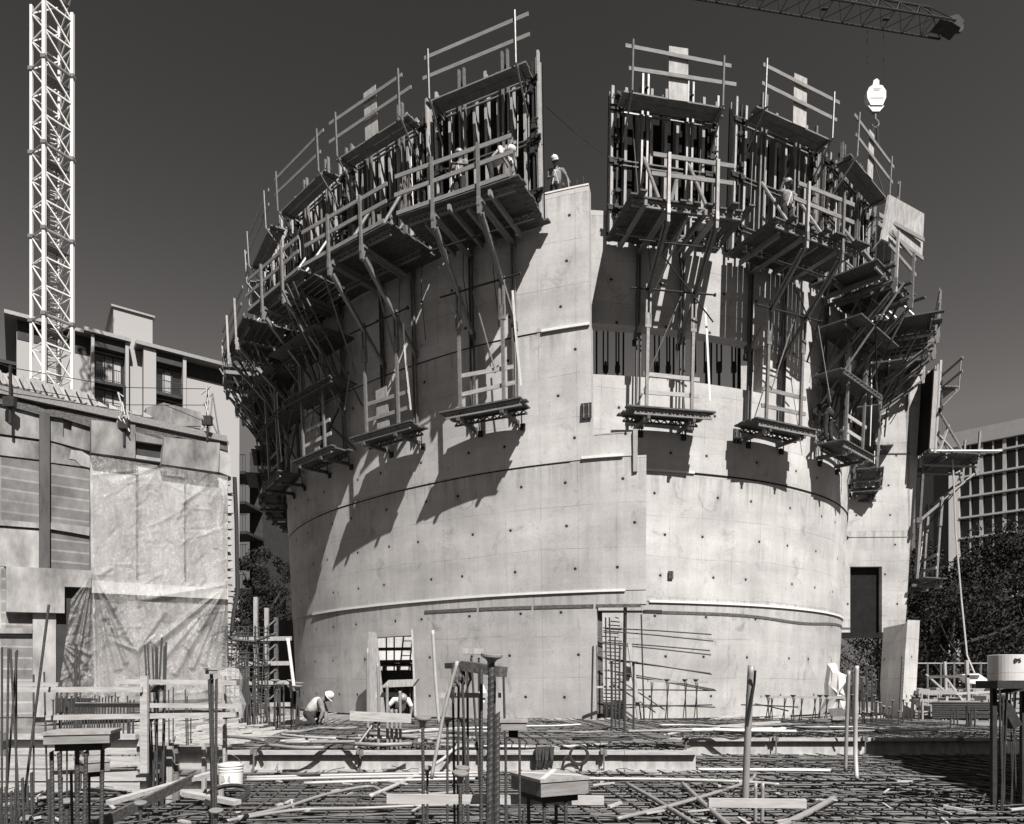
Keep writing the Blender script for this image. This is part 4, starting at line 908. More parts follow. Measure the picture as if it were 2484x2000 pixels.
for k in range(9):
    x=r.uniform(955,990); b.tube([loc(x,1398,6.0),loc(x+r.uniform(-8,6),1430+r.uniform(0,18),5.95),loc(x+r.uniform(-14,4),1440+r.uniform(0,45),6)],.016,5,.006)
b.build('tied_rags',M.timberd,o)
b=MB(); b.bar(loc(922,1464,6.1),loc(1085,1464,6.1),.035,.045); b.build('tie_board',M.timber,o)
b=MB(); t=loc(1015,1435,6.1); b.prism([t,t+Vector((.04,0,-.09)),t+Vector((.02,0,-.2)),t+Vector((-.03,0,-.1))],(0,.004,0)); b.build('tag',M.white,o)
# planks
def plank(lab,x0,y0,Y0,x1,y1,Y1,w=.09,t=.04,m_=None,up=(0,0,1)):
    b=MB(); b.bar(P(x0,y0,Y0),P(x1,y1,Y1),t,w,up); return tag(b.build('plank',m_ or M.timberl),lab,'plank')
plank('pale notched plank tied across the bars at the bottom centre',815,1682,4.75,1271,1685,4.75,.062,.038)
plank('short pale plank tied to the grey pipes at the bottom right',1491,1690,5.1,1696,1692,5.1,.066,.04)
plank('long thin pale board lying just behind the centre edge form',880,1560,13.2,1178,1578,13.0,.10,.03)
plank('board lying on the lower mat at the left, pointing at the bucket',230,1690,7.5,455,1626,9.0,.05,.10)
plank('short pale board end behind the black ring',390,1671,7.6,500,1690,7.2,.05,.10)
plank('long dark board edging the lower mat at the bottom left',190,1745,6.4,405,1640,8.6,.11,.035,M.timberd)
plank('board with rope marks tied across the upright conduits',737,1507,12.7,866,1513,12.7,.17,.04)
plank('board lying on the deck in front of the drum at the right',1510,1530,17,1640,1520,18,.05,.12)
# ------------------------------------------------------------------ guardrails and forms at the left
g=thing('guardrail','pale timber guardrail of posts and four long rails at the left','guardrail',P(303,1630,8.4))
def gl(x,y,Y): return P(x,y,Y)-g.location
b=MB(); b.bar(gl(304,1423,8.4),gl(304,1628,8.4),.088,.04,(0,1,0)); b.build('post',M.timberl,g)
b=MB(); b.bar(gl(472,1423,8.9),gl(474,1605,8.9),.035,.06,(0,1,0)); b.build('post',M.timber,g)
for x0,y0,x1,y1,h,Y in ((243,1435,498,1438,.062,8.5),(10,1452,300,1452,.066,8.3),(160,1484,510,1487,.055,8.5),(98,1511,497,1505,.064,8.5),(0,1441,124,1441,.05,8.6)):
    b=MB(); b.bar(gl(x0,y0,Y+.06),gl(x1,y1,Y+.06),.038,h); b.build('rail',M.timberl,g)
for x,y in ((488,1437),(485,1506),(328,1450)):
    b=MB(); b.bar(gl(x-12,y+2,8.75),gl(x+14,y-1,8.6),.05,.075); b.build('spacer_block',M.timberd,g)
edge_form('stepped stack of pale form boards at the far left behind the rusty bars',P(-60,1545,10.2).x,P(294,1545,10.2).x,10.2,.48,.18,5,9,M.timberl)
f5=thing('board_wall','tall face of pale horizontal boards below the stepped forms at the left','formwork',(P(0,1600,10.0).x,10.0,0))
b=MB(); xx=P(294,1600,10).x-f5.location.x
for i in range(5): b.box(-2,.01*i*.3,.16-.19*i,xx-.03*(i%2),.05+.01*i,.165-.19*(i+1)+.02)
b.build('board_face',M.timberl,f5)
b=MB(); b.bar((.8,-.04,-.02),(xx,-.04,.04),.03,.025); b.bar((1.2,-.04,-.28),(xx-.1,-.04,-.33),.03,.025); b.bar((-1,-.05,-.44),(xx,-.05,-.42),.05,.06); b.build('cleat',M.timber,f5)
edge_form('two-step form with upright studs between the guardrail post and the bucket',P(294,1570,9.4).x,P(470,1570,9.4).x,9.4,.38,.06,6,9)
edge_form('lower half of the two-step form, beside the bucket',P(294,1620,9.3).x,P(462,1620,9.3).x,9.3,.0,-.28,7,9)
f6=thing('form_studs','row of upright timber studs bracing the two-step form','timber',(P(320,1600,9.15).x,9.1,0))
for x in (318,352,360,430,466):
    b=MB(); px_=P(x,1600,9.1).x-f6.location.x; b.bar((px_,0,.40),(px_,0,-.45),.05 if x!=318 else .07,.05,(0,1,0)); b.build('stud',M.timber,f6)
b=MB(); px_=P(339,1600,9).x-f6.location.x; b.tube([(px_,-.1,.2),(px_,-.1,-.5)],.018,6); b.box(px_-.05,-.16,-.12,px_+.05,-.06,-.08); b.box(px_-.05,-.16,.0,px_+.05,-.06,.05); b.build('screw_jack',M.black,f6)
# loose starter bars on the left
r=random.Random(12)
bars('starter_bars','fan of tall thin bars rising behind the guardrail post','rebar',[(305,1358,8.9,.12,.011,0),(311,1357,9,.1,.011,0),(321,1362,8.9,.08,.011,0),(328,1362,8.7,.02,.011,0),(331,1363,8.8,.0,.011,0),(341,1342,8.9,-.14,.012,0),(350,1352,8.8,-.05,.011,0),(346,1360,8.9,-.03,.012,0)])
bars('leaning_bar','one long bar leaning right in front of the old wall','rebar',[(103,1273,8.0,-.35,.014,0)])
bars('starter_bars','thin bars at the left picture edge beside the flat wooden box','rebar',[(4,1363,7.5,.0,.011,0),(18,1366,7.4,-.03,.011,0),(22,1367,7.4,.12,.011,0),(36,1369,7.5,-.16,.011,0),(34,1372,7.6,0,.011,0),(165,1368,9.5,.1,.010,0),(160,1356,9.8,0,.02,0),(93,1415,9,.05,.011,0),(71,1420,9,0,.011,0),(129,1432,9,0,.011,0),(141,1444,9,0,.011,0)])
lst=[(x,1470+r.uniform(-6,14),11.5+r.uniform(-.4,.8),r.uniform(-.05,.05),.012,.035 if r.random()<.4 else 0) for x in [112+i*6.5 for i in range(27)]]
bars('starter_bars','row of short capped bars standing behind the stepped forms','rebar',lst,zb=0)
lst=[(x,1456+r.uniform(-15,30),13.2+r.uniform(-.4,.8),r.uniform(-.03,.03),.012,0) for x in (200,240,243,268,282,355,365,390,394,402,446,455)]
bars('starter_bars','scattered thin bars in front of the plastic sheeting','rebar',lst,zb=-.1)
lst=[(x,1640+r.uniform(-20,30),5+r.uniform(-.5,1),r.uniform(-.05,.05),.010,0) for x in (3,12,24,33,47,58,66,104,130,150)]
bars('starter_bars','tangle of thin bars in the bottom left corner','rebar',lst)
bars('capped_rebar','bar with a broad square cap low at the bottom left','rebar',[(141,1688,5.2,0,.016,.055)],'capped bars')
bars('capped_rebar','bar with a small flat cap in the bottom left corner','rebar',[(54,1724,5.2,0,.012,.05)],'capped bars')
bars('capped_rebar','bar with a cap below the sloping board end','rebar',[(296,1692,6.2,0,.014,.055)],'capped bars')
bars('capped_rebar','capped bar in front of the black ring','rebar',[(455,1708,6.0,0,.012,.06)],'capped bars')
# bucket
bk=thing('bucket','white plastic bucket with a wire handle standing on the lower mat','bucket',P(486,1657,8.6))
b=MB(); b.lathe((0,0,0),[(.125,0),(.128,.01),(.143,.2),(.150,.2),(.150,.212),(.145,.214),(.146,.235),(.153,.236),(.153,.248),(.147,.25),(.149,.27),(.157,.272),(.157,.295),(.148,.297),(.14,.02)],32); b.build('body',M.white,bk)
b=MB(); b.tube([(-.15*math.cos(t),-.03-.05*math.sin(t),.27+.15*math.sin(t)) for t in [i*math.pi/12 for i in range(13)]],.004,5); b.build('handle',M.steel,bk)
b=MB(); b.box(-.06,-.141,.08,.05,-.137,.16); b.build('worn_label',M.pvcl,bk)
def coil(lab,cx,cy,Y,rx,rz,rad,n=3,m_=None,tilt=.35,name='hose_coil',cat='hose'):
    b=MB(); c=P(cx,cy,Y); r=random.Random(int(cx)); pts=[]
    for i in range(n*18+1):
        t=i/18*2*math.pi; k=1+.07*math.sin(i*.13)+r.uniform(-.01,.01); pts.append((rx*k*math.cos(t),rz*k*math.sin(t)*math.cos(tilt)*1,rz*k*math.sin(t)*math.sin(tilt)+.01*i/18))
    b.tube(pts,rad,6); o=b.build(name,m_ or M.black); o.location=c; return tag(o,lab,cat)
coil('black ribbed ring lying on the mat beside the white bucket',478,1676,7.5,.22,.22,.018,3,tilt=.35,name='cable_ring',cat='cable')
coil('black hose coil hooked over the centre edge form',1219,1592,12.3,.16,.16,.022,3,tilt=1.5)
coil('hose coil lying on the upper mat behind the edge form',1270,1556,13.6,.55,.35,.025,2,tilt=.02)
b=MB()
for i in range(8):
    x=1130+i*5; b.tube([P(x,1574,12.9),P(x-1,1576,12.42),P(x+r.uniform(-5,2),1600,12.38),P(x+r.uniform(-9,3),1618,12.4)],.028,5)
tag(b.build('hanging_hoses',M.black),'bunch of black hoses draped over the centre edge form','hose')
b=MB(); b.tube([P(1195,1590,12.3),P(1188,1600,12.3),P(1180,1628,12.3),P(1200,1638,12.2),P(1222,1625,12.3),P(1228,1600,12.3)],.025,6); tag(b.build('hose',M.black),'loop of black hose below the coil on the edge form','hose')
# ------------------------------------------------------------------ conduits on the mats
def conduit(lab,pts,rad,m_=None,name='conduit'):
    q=[Vector(p) for p in pts]; out=[]
    for i in range(len(q)-1):
        p0=q[max(i-1,0)];p1=q[i];p2=q[i+1];p3=q[min(i+2,len(q)-1)]
        for k in range(6):
            t=k/6; out.append(.5*((2*p1)+(-p0+p2)*t+(2*p0-5*p1+4*p2-p3)*t*t+(-p0+3*p1-3*p2+p3)*t**3))
    out.append(q[-1]); b=MB(); b.tube(out,rad,7); return tag(b.build(name,m_ or M.pvc,None,True),lab,'pipe')
zl_=-.29; zu=.15
conduit('thick wavy grey conduit sweeping from the bottom left across the lower mat',[Gp(500,1722,zl_),Gp(600,1700,zl_),Gp(690,1672,zl_),Gp(780,1656,zl_),Gp(830,1676,zl_),Gp(960,1668,zl_)],.024)
conduit('second wavy conduit along the bottom, nearly straight',[Gp(470,1730,zl_),Gp(620,1706,zl_),Gp(760,1702,zl_),Gp(900,1696,zl_),Gp(1015,1696,zl_)],.022)
conduit('pale conduit rising over the edge form left of the thick bars',[Gp(780,1676,zl_),Gp(830,1655,zl_),P(880,1630,11.5),P(930,1600,12.2),P(960,1575,12.5),P(1000,1572,13),P(1200,1572,13.2),P(1350,1556,14.5),P(1440,1540,16)],.032,M.pvcl)
for i,(a,c,y0,y1,l) in enumerate(((520,1010,1637,1627,'upper'),(520,1010,1642,1633,'middle'),(640,1000,1649,1640,'lower'))):
    conduit('straight pale conduit just below the centre edge form, %s of three'%l,[Gp(a,y0,zl_),Gp((a+c)/2,(y0+y1)/2-1,zl_),Gp(c,y1,zl_)],.026,M.pvcl)
conduit('pale conduit on the lower mat right of the wooden box',[Gp(1170,1639,zl_),Gp(1400,1641,zl_),Gp(1560,1646,zl_),Gp(1640,1652,zl_)],.026,M.pvcl)
conduit('pale conduit under the right edge form, brightly lit',[Gp(1470,1620,zl_),Gp(1620,1621,zl_),Gp(1750,1622,zl_)],.028,M.white)
conduit('thick dark pipe crossing the lower mat diagonally to the lower right',[Gp(1437,1650,zl_),Gp(1490,1700,zl_),Gp(1560,1760,zl_)],.035)
conduit('grey pipe crossing diagonally from the bottom up to the tall grey pipe',[Gp(1300,1724,zl_),Gp(1430,1692,zl_),Gp(1570,1648,zl_),Gp(1590,1630,zl_)],.026)
conduit('taped pipe at the bottom right pointing up to the right',[Gp(1640,1740,zl_),Gp(1700,1712,zl_),Gp(1757,1680,zl_)],.040)
conduit('dark pipe in the right foreground, parallel rods beside it',[Gp(1320,1650,zl_),Gp(1390,1690,zl_),Gp(1470,1740,zl_)],.030)
r=random.Random(5)
for i in range(16):
    x=r.uniform(430,900); y=r.uniform(1536,1572); L=r.uniform(120,330); s=r.uniform(-14,14)
    pts=[Gp(x+L*k/4,min(1576,max(1532,y+s*(k/4)+r.uniform(-3,3))),zu+.02*(i%4)) for k in range(5)]
    if pts[-1].x>xe or pts[-1].y<12.9: pts=pts[:3]
    conduit(None,pts,r.choice((.025,.032,.038)),r.choice((M.pvc,M.pvcl,M.pvc,M.cap)))
for i in range(9):
    x=r.uniform(250,420); y=r.uniform(1528,1562); conduit(None,[Gp(x+k*45,y+r.uniform(-3,3),-.1+.02*(i%4)) for k in range(5)],r.choice((.02,.03)),r.choice((M.pvc,M.pvcl,M.cap)))
cs=[o for o in COL.objects if o.name.startswith('conduit') and 'label' not in o]
for o in cs: o['label']='grey or pale conduit lying loose among others on the upper mat left of centre'; o['group']='loose conduits on the upper mat'
r=random.Random(6); n0=set(COL.objects)
for i in range(14):
    x=r.uniform(900,1900); y=r.uniform(1522,1545); L=r.uniform(90,260); s=r.uniform(-8,8)
    conduit(None,[Gp(x+L*k/4,y+s*k/4+r.uniform(-1.5,1.5),zu+.02*(i%4)) for k in range(5)],r.choice((.018,.024,.03)),r.choice((M.pvcl,M.rebar,M.pvc,M.white)))
for o in set(COL.objects)-n0: o['label']='thin conduit or bar lying loose on the mat before the drum walls'; o['group']='loose conduits before the drum'
# tall pipes
conduit('tall grey plastic pipe standing upright in the right foreground',[P(1582,1401,6.6),P(1574,1560,6.6),P(1569,1690,6.6)],.034,name='upright_pipe')
b=MB(); b.tube([P(1590,1412,6.5),P(1588,1440,6.55),P(1580,1490,6.55),P(1573,1530,6.55)],.012,5); tag(b.build('tape_strip',M.black),'dark printed tape twisted round the tall grey pipe','tape')
conduit('short pipe stub tied to the board, left of two',[P(1591,1648,5.3),P(1590,1770,5.3)],.014,name='upright_pipe'); conduit('short pipe stub tied to the board, right of two',[P(1606,1647,5.3),P(1604,1770,5.3)],.014,name='upright_pipe')
conduit('pale upright pipe at the right edge of the light, straight',[P(1804,1402,10.2),P(1802,1480,10.2),P(1801,1575,10.2),P(1804,1640,10)],.031,M.pvcl,'upright_pipe')
conduit('darker leaning pipe left of the pale upright pipe',[P(1787,1412,10.1),P(1783,1520,10.1),P(1780,1625,10.1)],.026,name='upright_pipe')
r=random.Random(8); n0=[]
for x,yt in ((774,1364),(795,1395),(815,1440),(823,1500),(834,1500),(842,1455)):
    conduit(None,[P(x,yt,13),P(x+r.uniform(0,3),1500,13),P(x+1,1581,12.95)],.029,M.pvc,'upright_conduit')
for o in COL.objects:
    if o.name.startswith('upright_conduit'): o['label']='upright grey conduit stub in the row before the left drum door'; o['group']='upright conduits before the door'
conduit('tall thin pale pole leaning on the drum right of the door',[P(911,1327,17),P(917,1430,17),P(924,1524,17)],.045,M.pvcl,'pole')
conduit('long pale pole leaning left in front of the bar cluster',[P(963,1392,5.9),P(935,1500,5.9),P(908,1640,5.9)],.016,M.timber,'pole')
conduit('white pole standing in the dark gap at the left of the drum',[P(606,1344,19),P(620,1455,19)],.045,M.white,'pole')
b=MB(); b.bar(P(805,1498,12.8),P(748,1575,12.7),.05,.03); tag(b.build('taped_stake',M.timberl),'pale stake wrapped with warning tape leaning on the conduit board','stake')
b=MB()
for k in range(6): t=k/6; b.bar(P(803-52*t,1503+68*t,12.74),P(800-52*t,1513+68*t,12.72),.07,.01)
tag(b.build('warning_tape',M.black),'black printed tape wound round the leaning stake','tape')

for k,(n_,m_,l) in enumerate(((110,M.timberl,'short pale offcuts and scraps lying on the low steel mat'),(150,M.black,'dark tie wire and scraps caught in the low steel mat'))):
    q=random.Random(40+k); b=MB()
    for i in range(n_):
        x=q.uniform(-7.5,8); y=q.uniform(5.5,12.1); a=q.uniform(0,3.14); L=q.uniform(.05,.35) if k==0 else q.uniform(.1,.6)
        p=Vector((x,y,-.32+q.uniform(0,.04))); d=Vector((math.cos(a),math.sin(a),q.uniform(-.05,.15)))*L
        if k==0: b.bar(p,p+d,q.uniform(.02,.06),q.uniform(.01,.03))
        else: b.tube([p,p+d*.5+Vector((0,.03,.03)),p+d],.006,4)
    tag(b.build('debris',m_),l,'debris',kind='stuff')
# ------------------------------------------------------------------ doors, rebar curtain, mid-ground
# left door: leaning form board and jambs
b=MB(); b.prism([P(776,1330,25.1),P(792,1332,25.0),P(812,1520,24.6),P(771,1520,24.9)],(0,.12,0)); tag(b.build('door_board',M.timber),'weathered board leaning in the left side of the drum door','board')
b=MB(); b.bar(P(868,1326,24.2),P(876,1516,23.9),.06,.12,(0,1,0)); tag(b.build('door_jamb',M.timberl),'pale timber jamb on the right side of the drum door','door frame')
# things inside the drum seen through the door
sc=thing('access_scaffold','scaffold with planks and a ladder standing inside the drum','scaffold',(P(830,1450,30).x,30,0))
for x,yy in ((-1.0,0),(0,0),(1.0,.2),(1.9,.2),(-.6,1.4),(1.2,1.4)):
    b=MB(); b.tube([(x,yy,0),(x,yy,4.6)],.035,6); b.build('standard',M.steel,sc)
for z in (1.6,2.15,2.7,3.3,3.9):
    b=MB(); b.bar((-1.3,-.05,z),(2.2,.1,z+.05),.05,.14); b.build('plank',M.timberl,sc)
b=MB(); b.bar((.1,-.2,.2),(.5,-.1,3.9),.06); b.bar((.5,-.2,.2),(.9,-.1,3.9),.06)
for k in range(11): b.bar((.12+.035*k,-.2,.5+.32*k),(.55+.035*k,-.2,.5+.32*k),.04)
b.build('ladder',M.steel,sc)
b=MB(); b.box(-1.4,-.6,2.0,2.2,.0,2.08); b.build('deck',M.timberd,sc)
b=MB(); 
for k in range(5): b.box(-1+k*.6,-.62,1.75,-.85+k*.6,-.5,1.98)
b.bar((-1,-.55,1.96),(1.6,-.55,1.96),.05); b.build('joist_end',M.steel,sc)
b=MB(); b.box(P(800,1500,28).x,28,0,P(880,1500,28).x+.8,28.4,1.75); tag(b.build('site_container',M.black),'dark crate standing in the shade inside the drum door','container')
o_=thing('box_cap','wooden lid on thin bars standing inside the drum doorway','wooden box',P(838,1500,21.5))
b=MB(); b.prism([(-.55,0,.78),(.45,0,.82),(.62,0,1.05),(-.3,0,1.02)],(0,.5,0)); b.build('lid',M.timber,o_)
for x in (-.35,-.1,.1,.35,.45): b=MB(); b.tube([(x,.2,-.1),(x,.2,.8)],.018,5); b.build('rebar',M.rebar,o_)
b=MB(); b.bar(P(790,1463,22),P(850,1463,22),.04,.16); tag(b.build('plank',M.timberl),'pale plank across the inside of the drum doorway','plank')
# right door frame
fr=thing('door_frame','dark timber frame round the narrow opening between the two drum walls','door frame',P(1268,1516,22.3))
def fl(x,y,Y=22.3): return P(x,y,Y)-fr.location
b=MB(); b.bar(fl(1261,1289),fl(1264,1517),.20,.10,(0,1,0)); b.build('jamb',M.timberd,fr)
b=MB(); b.bar(fl(1255,1288),fl(1352,1288),.10,.07); b.build('head',M.timber,fr)
b=MB(); b.bar(fl(1355,1288,21.9),fl(1392,1289,21.9),.3,.10); b.build('head_end',M.black,fr)
# rebar curtain sticking out of the opening
rc=thing('rebar_curtain','open curtain of long horizontal and upright bars sticking out of the drum opening','rebar',P(1300,1516,21.6))
def rl(x,y,Y=21.5): return P(x,y,Y)-rc.location
for x0,y0,x1,y1 in ((1270,1322,1498,1336),(1270,1328,1502,1350),(1268,1352,1495,1370),(1268,1355,1497,1379),(1270,1385,1499,1420),(1285,1390,1496,1418),(1280,1412,1505,1452),(1300,1420,1500,1454),(1272,1453,1508,1454),(1268,1483,1506,1489),(1275,1492,1500,1484),(1300,1430,1400,1495),(1290,1440,1380,1500),(1560,1484,1680,1489),(1590,1482,1660,1497)):
    b=MB(); b.tube([rl(x0,y0,21.9),rl((x0+x1)/2,(y0+y1)/2-1,21.5),rl(x1,y1,21.1)],.022,5); b.build('rebar',M.rebar,rc)
for x0,y0,x1,y1 in ((1317,1294,1317,1518),(1350,1294,1356,1520),(1275,1300,1277,1510),(1283,1300,1290,1512),(1295,1340,1296,1515),(1305,1360,1304,1520)):
    b=MB(); b.tube([rl(x0,y0,21.4),rl(x1,y1,21.4)],.026,5); b.build('rebar',M.rebar,rc)
b=MB()
for k in range(26): b.tube([rl(1268+r.uniform(0,28),1300+8*k,22.6),rl(1300+r.uniform(0,10),1302+8*k,22.4)],.018,4)
b.build('stirrups',M.rebar,rc)
b=MB(); b.prism([rl(1322,1355,21.3),rl(1330,1355,21.3),rl(1352,1518,21),rl(1343,1518,21)],(0,.1,0)); b.build('leaning_board',M.timber,rc)
b=MB(); b.bar(rl(1255,1447),rl(1308,1445),.05,.06); b.build('tie_plank',M.timberl,rc)
bars('starter_bars','group of thick upright bars at the foot of the drum opening','rebar',[(1315,1362,15.8,0,.03,0),(1288,1392,16.2,0,.03,.06),(1334,1393,16,0,.026,.09),(1304,1380,17,0,.022,0),(1296,1420,16.5,0,.022,0)],zb=-.1)
def barrier(lab,x0,x1,y,Y,n,taped=True,seed=0):
    r=random.Random(seed); o=thing('bar_barrier',lab,'barrier',P(x0,y,Y)); L=P(x1,y,Y).x-P(x0,y,Y).x; h=P(x0,y,Y).z+.05
    b=MB(); b.bar((0,0,0),(L,0,-.03),.06,.07); b.build('rail',M.timber,o)
    for i in range(n):
        x=L*(i+.4)/n+r.uniform(-.1,.1); b=MB(); b.tube([(x,0,0),(x+r.uniform(-.03,.06),0,-h)],.018,5); b.tube([(x+.06,0,-.02),(x-.05,.1,-h)],.015,5); b.build('leg',M.rebar,o)
        if r.random()<.5: b=MB(); b.lathe((x,0,.05),[(.02,-.15),(.05,-.05),(.09,0),(.09,.01)],10); b.build('safety_cap',M.cap,o)
barrier('low bar barrier with a taped rail right of the drum opening',1363,1491,1434,20.5,4,seed=1)
barrier('long low bar barrier at the foot of the right wall',1602,1778,1467,20.8,9,seed=2)
r=random.Random(77)
def cluster(name,lab,x0,x1,y0,y1,Y,n,rad=.02,cap=.0,seed=1,zb=-.06):
    q=random.Random(seed); bars(name,lab,'rebar',[(q.uniform(x0,x1),q.uniform(y0,y1),Y+q.uniform(-.6,.6),q.uniform(-.08,.08),rad,cap if q.random()<.8 else 0) for i in range(n)],zb=zb)
cluster('starter_bars','cluster of capped bars on the slab left of the drum',576,630,1432,1446,19.5,12,.022,.13,3)
cluster('starter_bars','dense row of bars on the slab between the old wall and the drum',505,566,1425,1470,20,34,.02,0,4)
# tied cage and shoring left of drum
cg=thing('rebar_cage','upright tied rebar cage standing between the old wall and the drum','rebar',P(520,1450,24)+Vector((0,0,-1.2)))
b=MB(); q=random.Random(3)
for k in range(16): x=-.7+k*.095; b.tube([(x,q.uniform(-.3,.3),0),(x+q.uniform(-.1,.1),q.uniform(-.3,.3),3.4)],.018,4)
for k in range(22): z=.1+k*.155; b.tube([(-.8,-.2,z),(.0,.1,z+q.uniform(-.08,.08)),(.85,-.1,z+q.uniform(-.1,.1))],.016,4)
b.build('bars',M.rebar,cg)
b=MB(); b.tube([(-.9,0,3.3),(-.4,-.1,2.9),(.3,-.1,2.85),(.9,0,3.1)],.05,5); b.build('tie_hoop',M.rebar,cg)
sh=thing('shoring_tower','pale timber and steel shoring post with cross boards at the gap left of the drum','shoring',P(553,1450,25)+Vector((0,0,-1.2)))
for x in (-.25,.15,.5): b=MB(); b.bar((x,0,0),(x,0,4.3-x),.13); b.build('post',M.timberd if x>.3 else M.timber,sh)
for z in (.6,1.4,2.1,3.0): b=MB(); b.bar((-.9,-.12,z),(1.1,-.12,z+.03),.08,.15); b.build('cross_board',M.timber,sh)
b=MB()
for k in range(8): b.bar((.2,-.1,.3+.45*k),(.5,-.1,.55+.45*k),.05)
b.build('lacing',M.steel,sh)
b=MB(); q=random.Random(2)
# debris and white wraps
def debris(lab,x0,x1,y0,y1,n,seed,mats=(0,)):
    q=random.Random(seed); b=MB()
    for i in range(n):
        p=Gp(q.uniform(x0,x1),q.uniform(y0,y1),0); a=q.uniform(-.6,.6); L=q.uniform(.2,1.3); d=Vector((math.cos(a),math.sin(a),q.uniform(-.02,.12)))*L
        b.bar(p+Vector((0,0,.0)),p+d,q.uniform(.04,.16),q.uniform(.02,.08))
    return tag(b.build('debris',M.timber if seed%2 else M.timberl),lab,'debris',kind='stuff')
debris('scraps of timber scattered on the slab left of the drum',500,640,1506,1524,90,1)
debris('low scraps and bars crowding the slab below the old wall',250,500,1510,1565,130,8)
debris('loose offcuts and scraps along the foot of the drum',690,1250,1519,1524,70,2)
debris('pale offcuts scattered at the foot of the right wall',1480,1760,1512,1524,70,4)
debris('scrap timber and rubble across the far right slab',1930,2156,1480,1512,110,3)
debris('scrap timber between the drum and the buttress',1775,1860,1490,1512,50,5)
def lump(name,lab,cat,prof,Y,th,m_,seed=0):
    """crumpled wrap built as a lumpy solid round a D outline"""
    q=random.Random(seed); c=sum((P(x,y,Y) for x,y in prof),Vector())/len(prof); b=MB(); n=len(prof); rings=7
    for k in range(rings+1):
        t=-1+2*k/rings; s=math.sqrt(max(.02,1-t*t*.97))
        for (x,y) in prof:
            p=P(x,y,Y); v=(p-c)*s*(1+q.uniform(-.10,.10)); b.v.append((c.x+v.x,c.y+t*th+q.uniform(-.08,.08),c.z+v.z))
    for k in range(rings):
        for i in range(n): b.f.append((k*n+i,k*n+(i+1)%n,(k+1)*n+(i+1)%n,(k+1)*n+i))
    b.f.append(tuple(range(n))[::-1]); b.f.append(tuple(rings*n+i for i in range(n)))
    return tag(b.build(name,m_),lab,cat)
lump('wrapped_bundle','crumpled white plastic wrap round a post at the right foot of the drum','plastic wrap',[(1742,1397),(1757,1397),(1765,1412),(1778,1425),(1770,1440),(1776,1465),(1779,1480),(1770,1502),(1752,1505),(1738,1500),(1730,1512),(1722,1512),(1740,1480),(1738,1440)],23,.35,M.offw,1)
lump('wrapped_bundle','pale plastic bunched on a post at the right end of the old wall','plastic wrap',[(470,1415),(485,1408),(502,1412),(510,1430),(505,1455),(515,1485),(512,1512),(498,1510),(480,1490),(462,1480),(466,1440)],17,.3,M.sheet,2)
b=MB(); b.prism([P(1715,1515,19.5),P(1752,1514,19.5),P(1746,1528,18.8),P(1722,1528,18.8)],(0,0,.02)); b.prism([P(1745,1500,20),P(1775,1497,20),P(1790,1516,19.3),P(1752,1516,19.3)],(0,.05,.1)); tag(b.build('sheet_offcuts',M.steeld),'two loose panel offcuts lying below the white wrap','board')
# far right: fence, props, stacked bars
b=MB(); Y=38
for x in range(1925,2200,28): b.tube([P(x,1395,Y),P(x,1500,Y)],.05,5)
b.tube([P(1925,1397,Y),P(2190,1397,Y)],.04,5)
tag(b.build('site_fence',M.steel),'low steel site fence in front of the far trees','fence')
b=MB(); 
for i in range(90):
    p=P(1930+r.uniform(0,240),1452+r.uniform(0,45),28+r.uniform(-5,5)); z=max(.0,p.z); b.box(p.x,p.y,z-.06,p.x+r.uniform(.2,1.5),p.y+.6,z+r.uniform(.03,.12)); b.bar((p.x+.1,p.y,-.1),(p.x+.1,p.y,z),.05)
tag(b.build('material_stacks',M.ply),'low stacks of site material behind the right edge form','material stack',kind='stuff')
pf=thing('prop_frame','slender propping frame with crossing diagonal bars at the far right','frame',P(2040,1500,24))
def pl(x,y,Y=24): return P(x,y,Y)-pf.location
for a,c,rw_,m_ in (((1989,1393),(1994,1500),.05,M.timber),((2035,1390),(2040,1500),.06,M.timber),((1990,1425),(2070,1535),.035,M.timberl),((1985,1462),(2090,1457),.05,M.timberl),((1950,1420),(2000,1465),.035,M.timber),((2000,1460),(1960,1525),.035,M.timber),((1955,1425),(2060,1424),.06,M.timberd)):
    b=MB(); b.bar(pl(*a),pl(*c),rw_*1.6); b.build('bar',m_,pf)
b=MB(); b.prism([pl(2025,1420),pl(2060,1418),pl(2082,1432),pl(2070,1442),pl(2040,1438)],(0,.3,0)); b.build('paper_bag',M.white,pf)
b=MB(); q=random.Random(6)
for k in range(9):
    y=1480+k*4; b.tube([P(1963,y,21),P(2090,y+q.uniform(-2,2),20.5)],.045,6)
tag(b.build('pipe_stack',M.black),'neat stack of dark pipes behind the right edge form','pipes')
cluster('starter_bars','thin bars in the shade at the right behind the edge form',1990,2060,1478,1500,17,14,.018,0,6,-.1)
cluster('starter_bars','dark bars at the right picture edge below the white drum',2100,2160,1440,1480,8.5,10,.009,0,7,-.6)
cluster('starter_bars','short bars with small caps in front of the buttress',1780,1940,1460,1500,19,22,.016,.05,8,-.1)
cluster('starter_bars','bars and props crowding between the drum and the buttress',1785,1850,1395,1480,25,26,.025,.06,9,-.06)
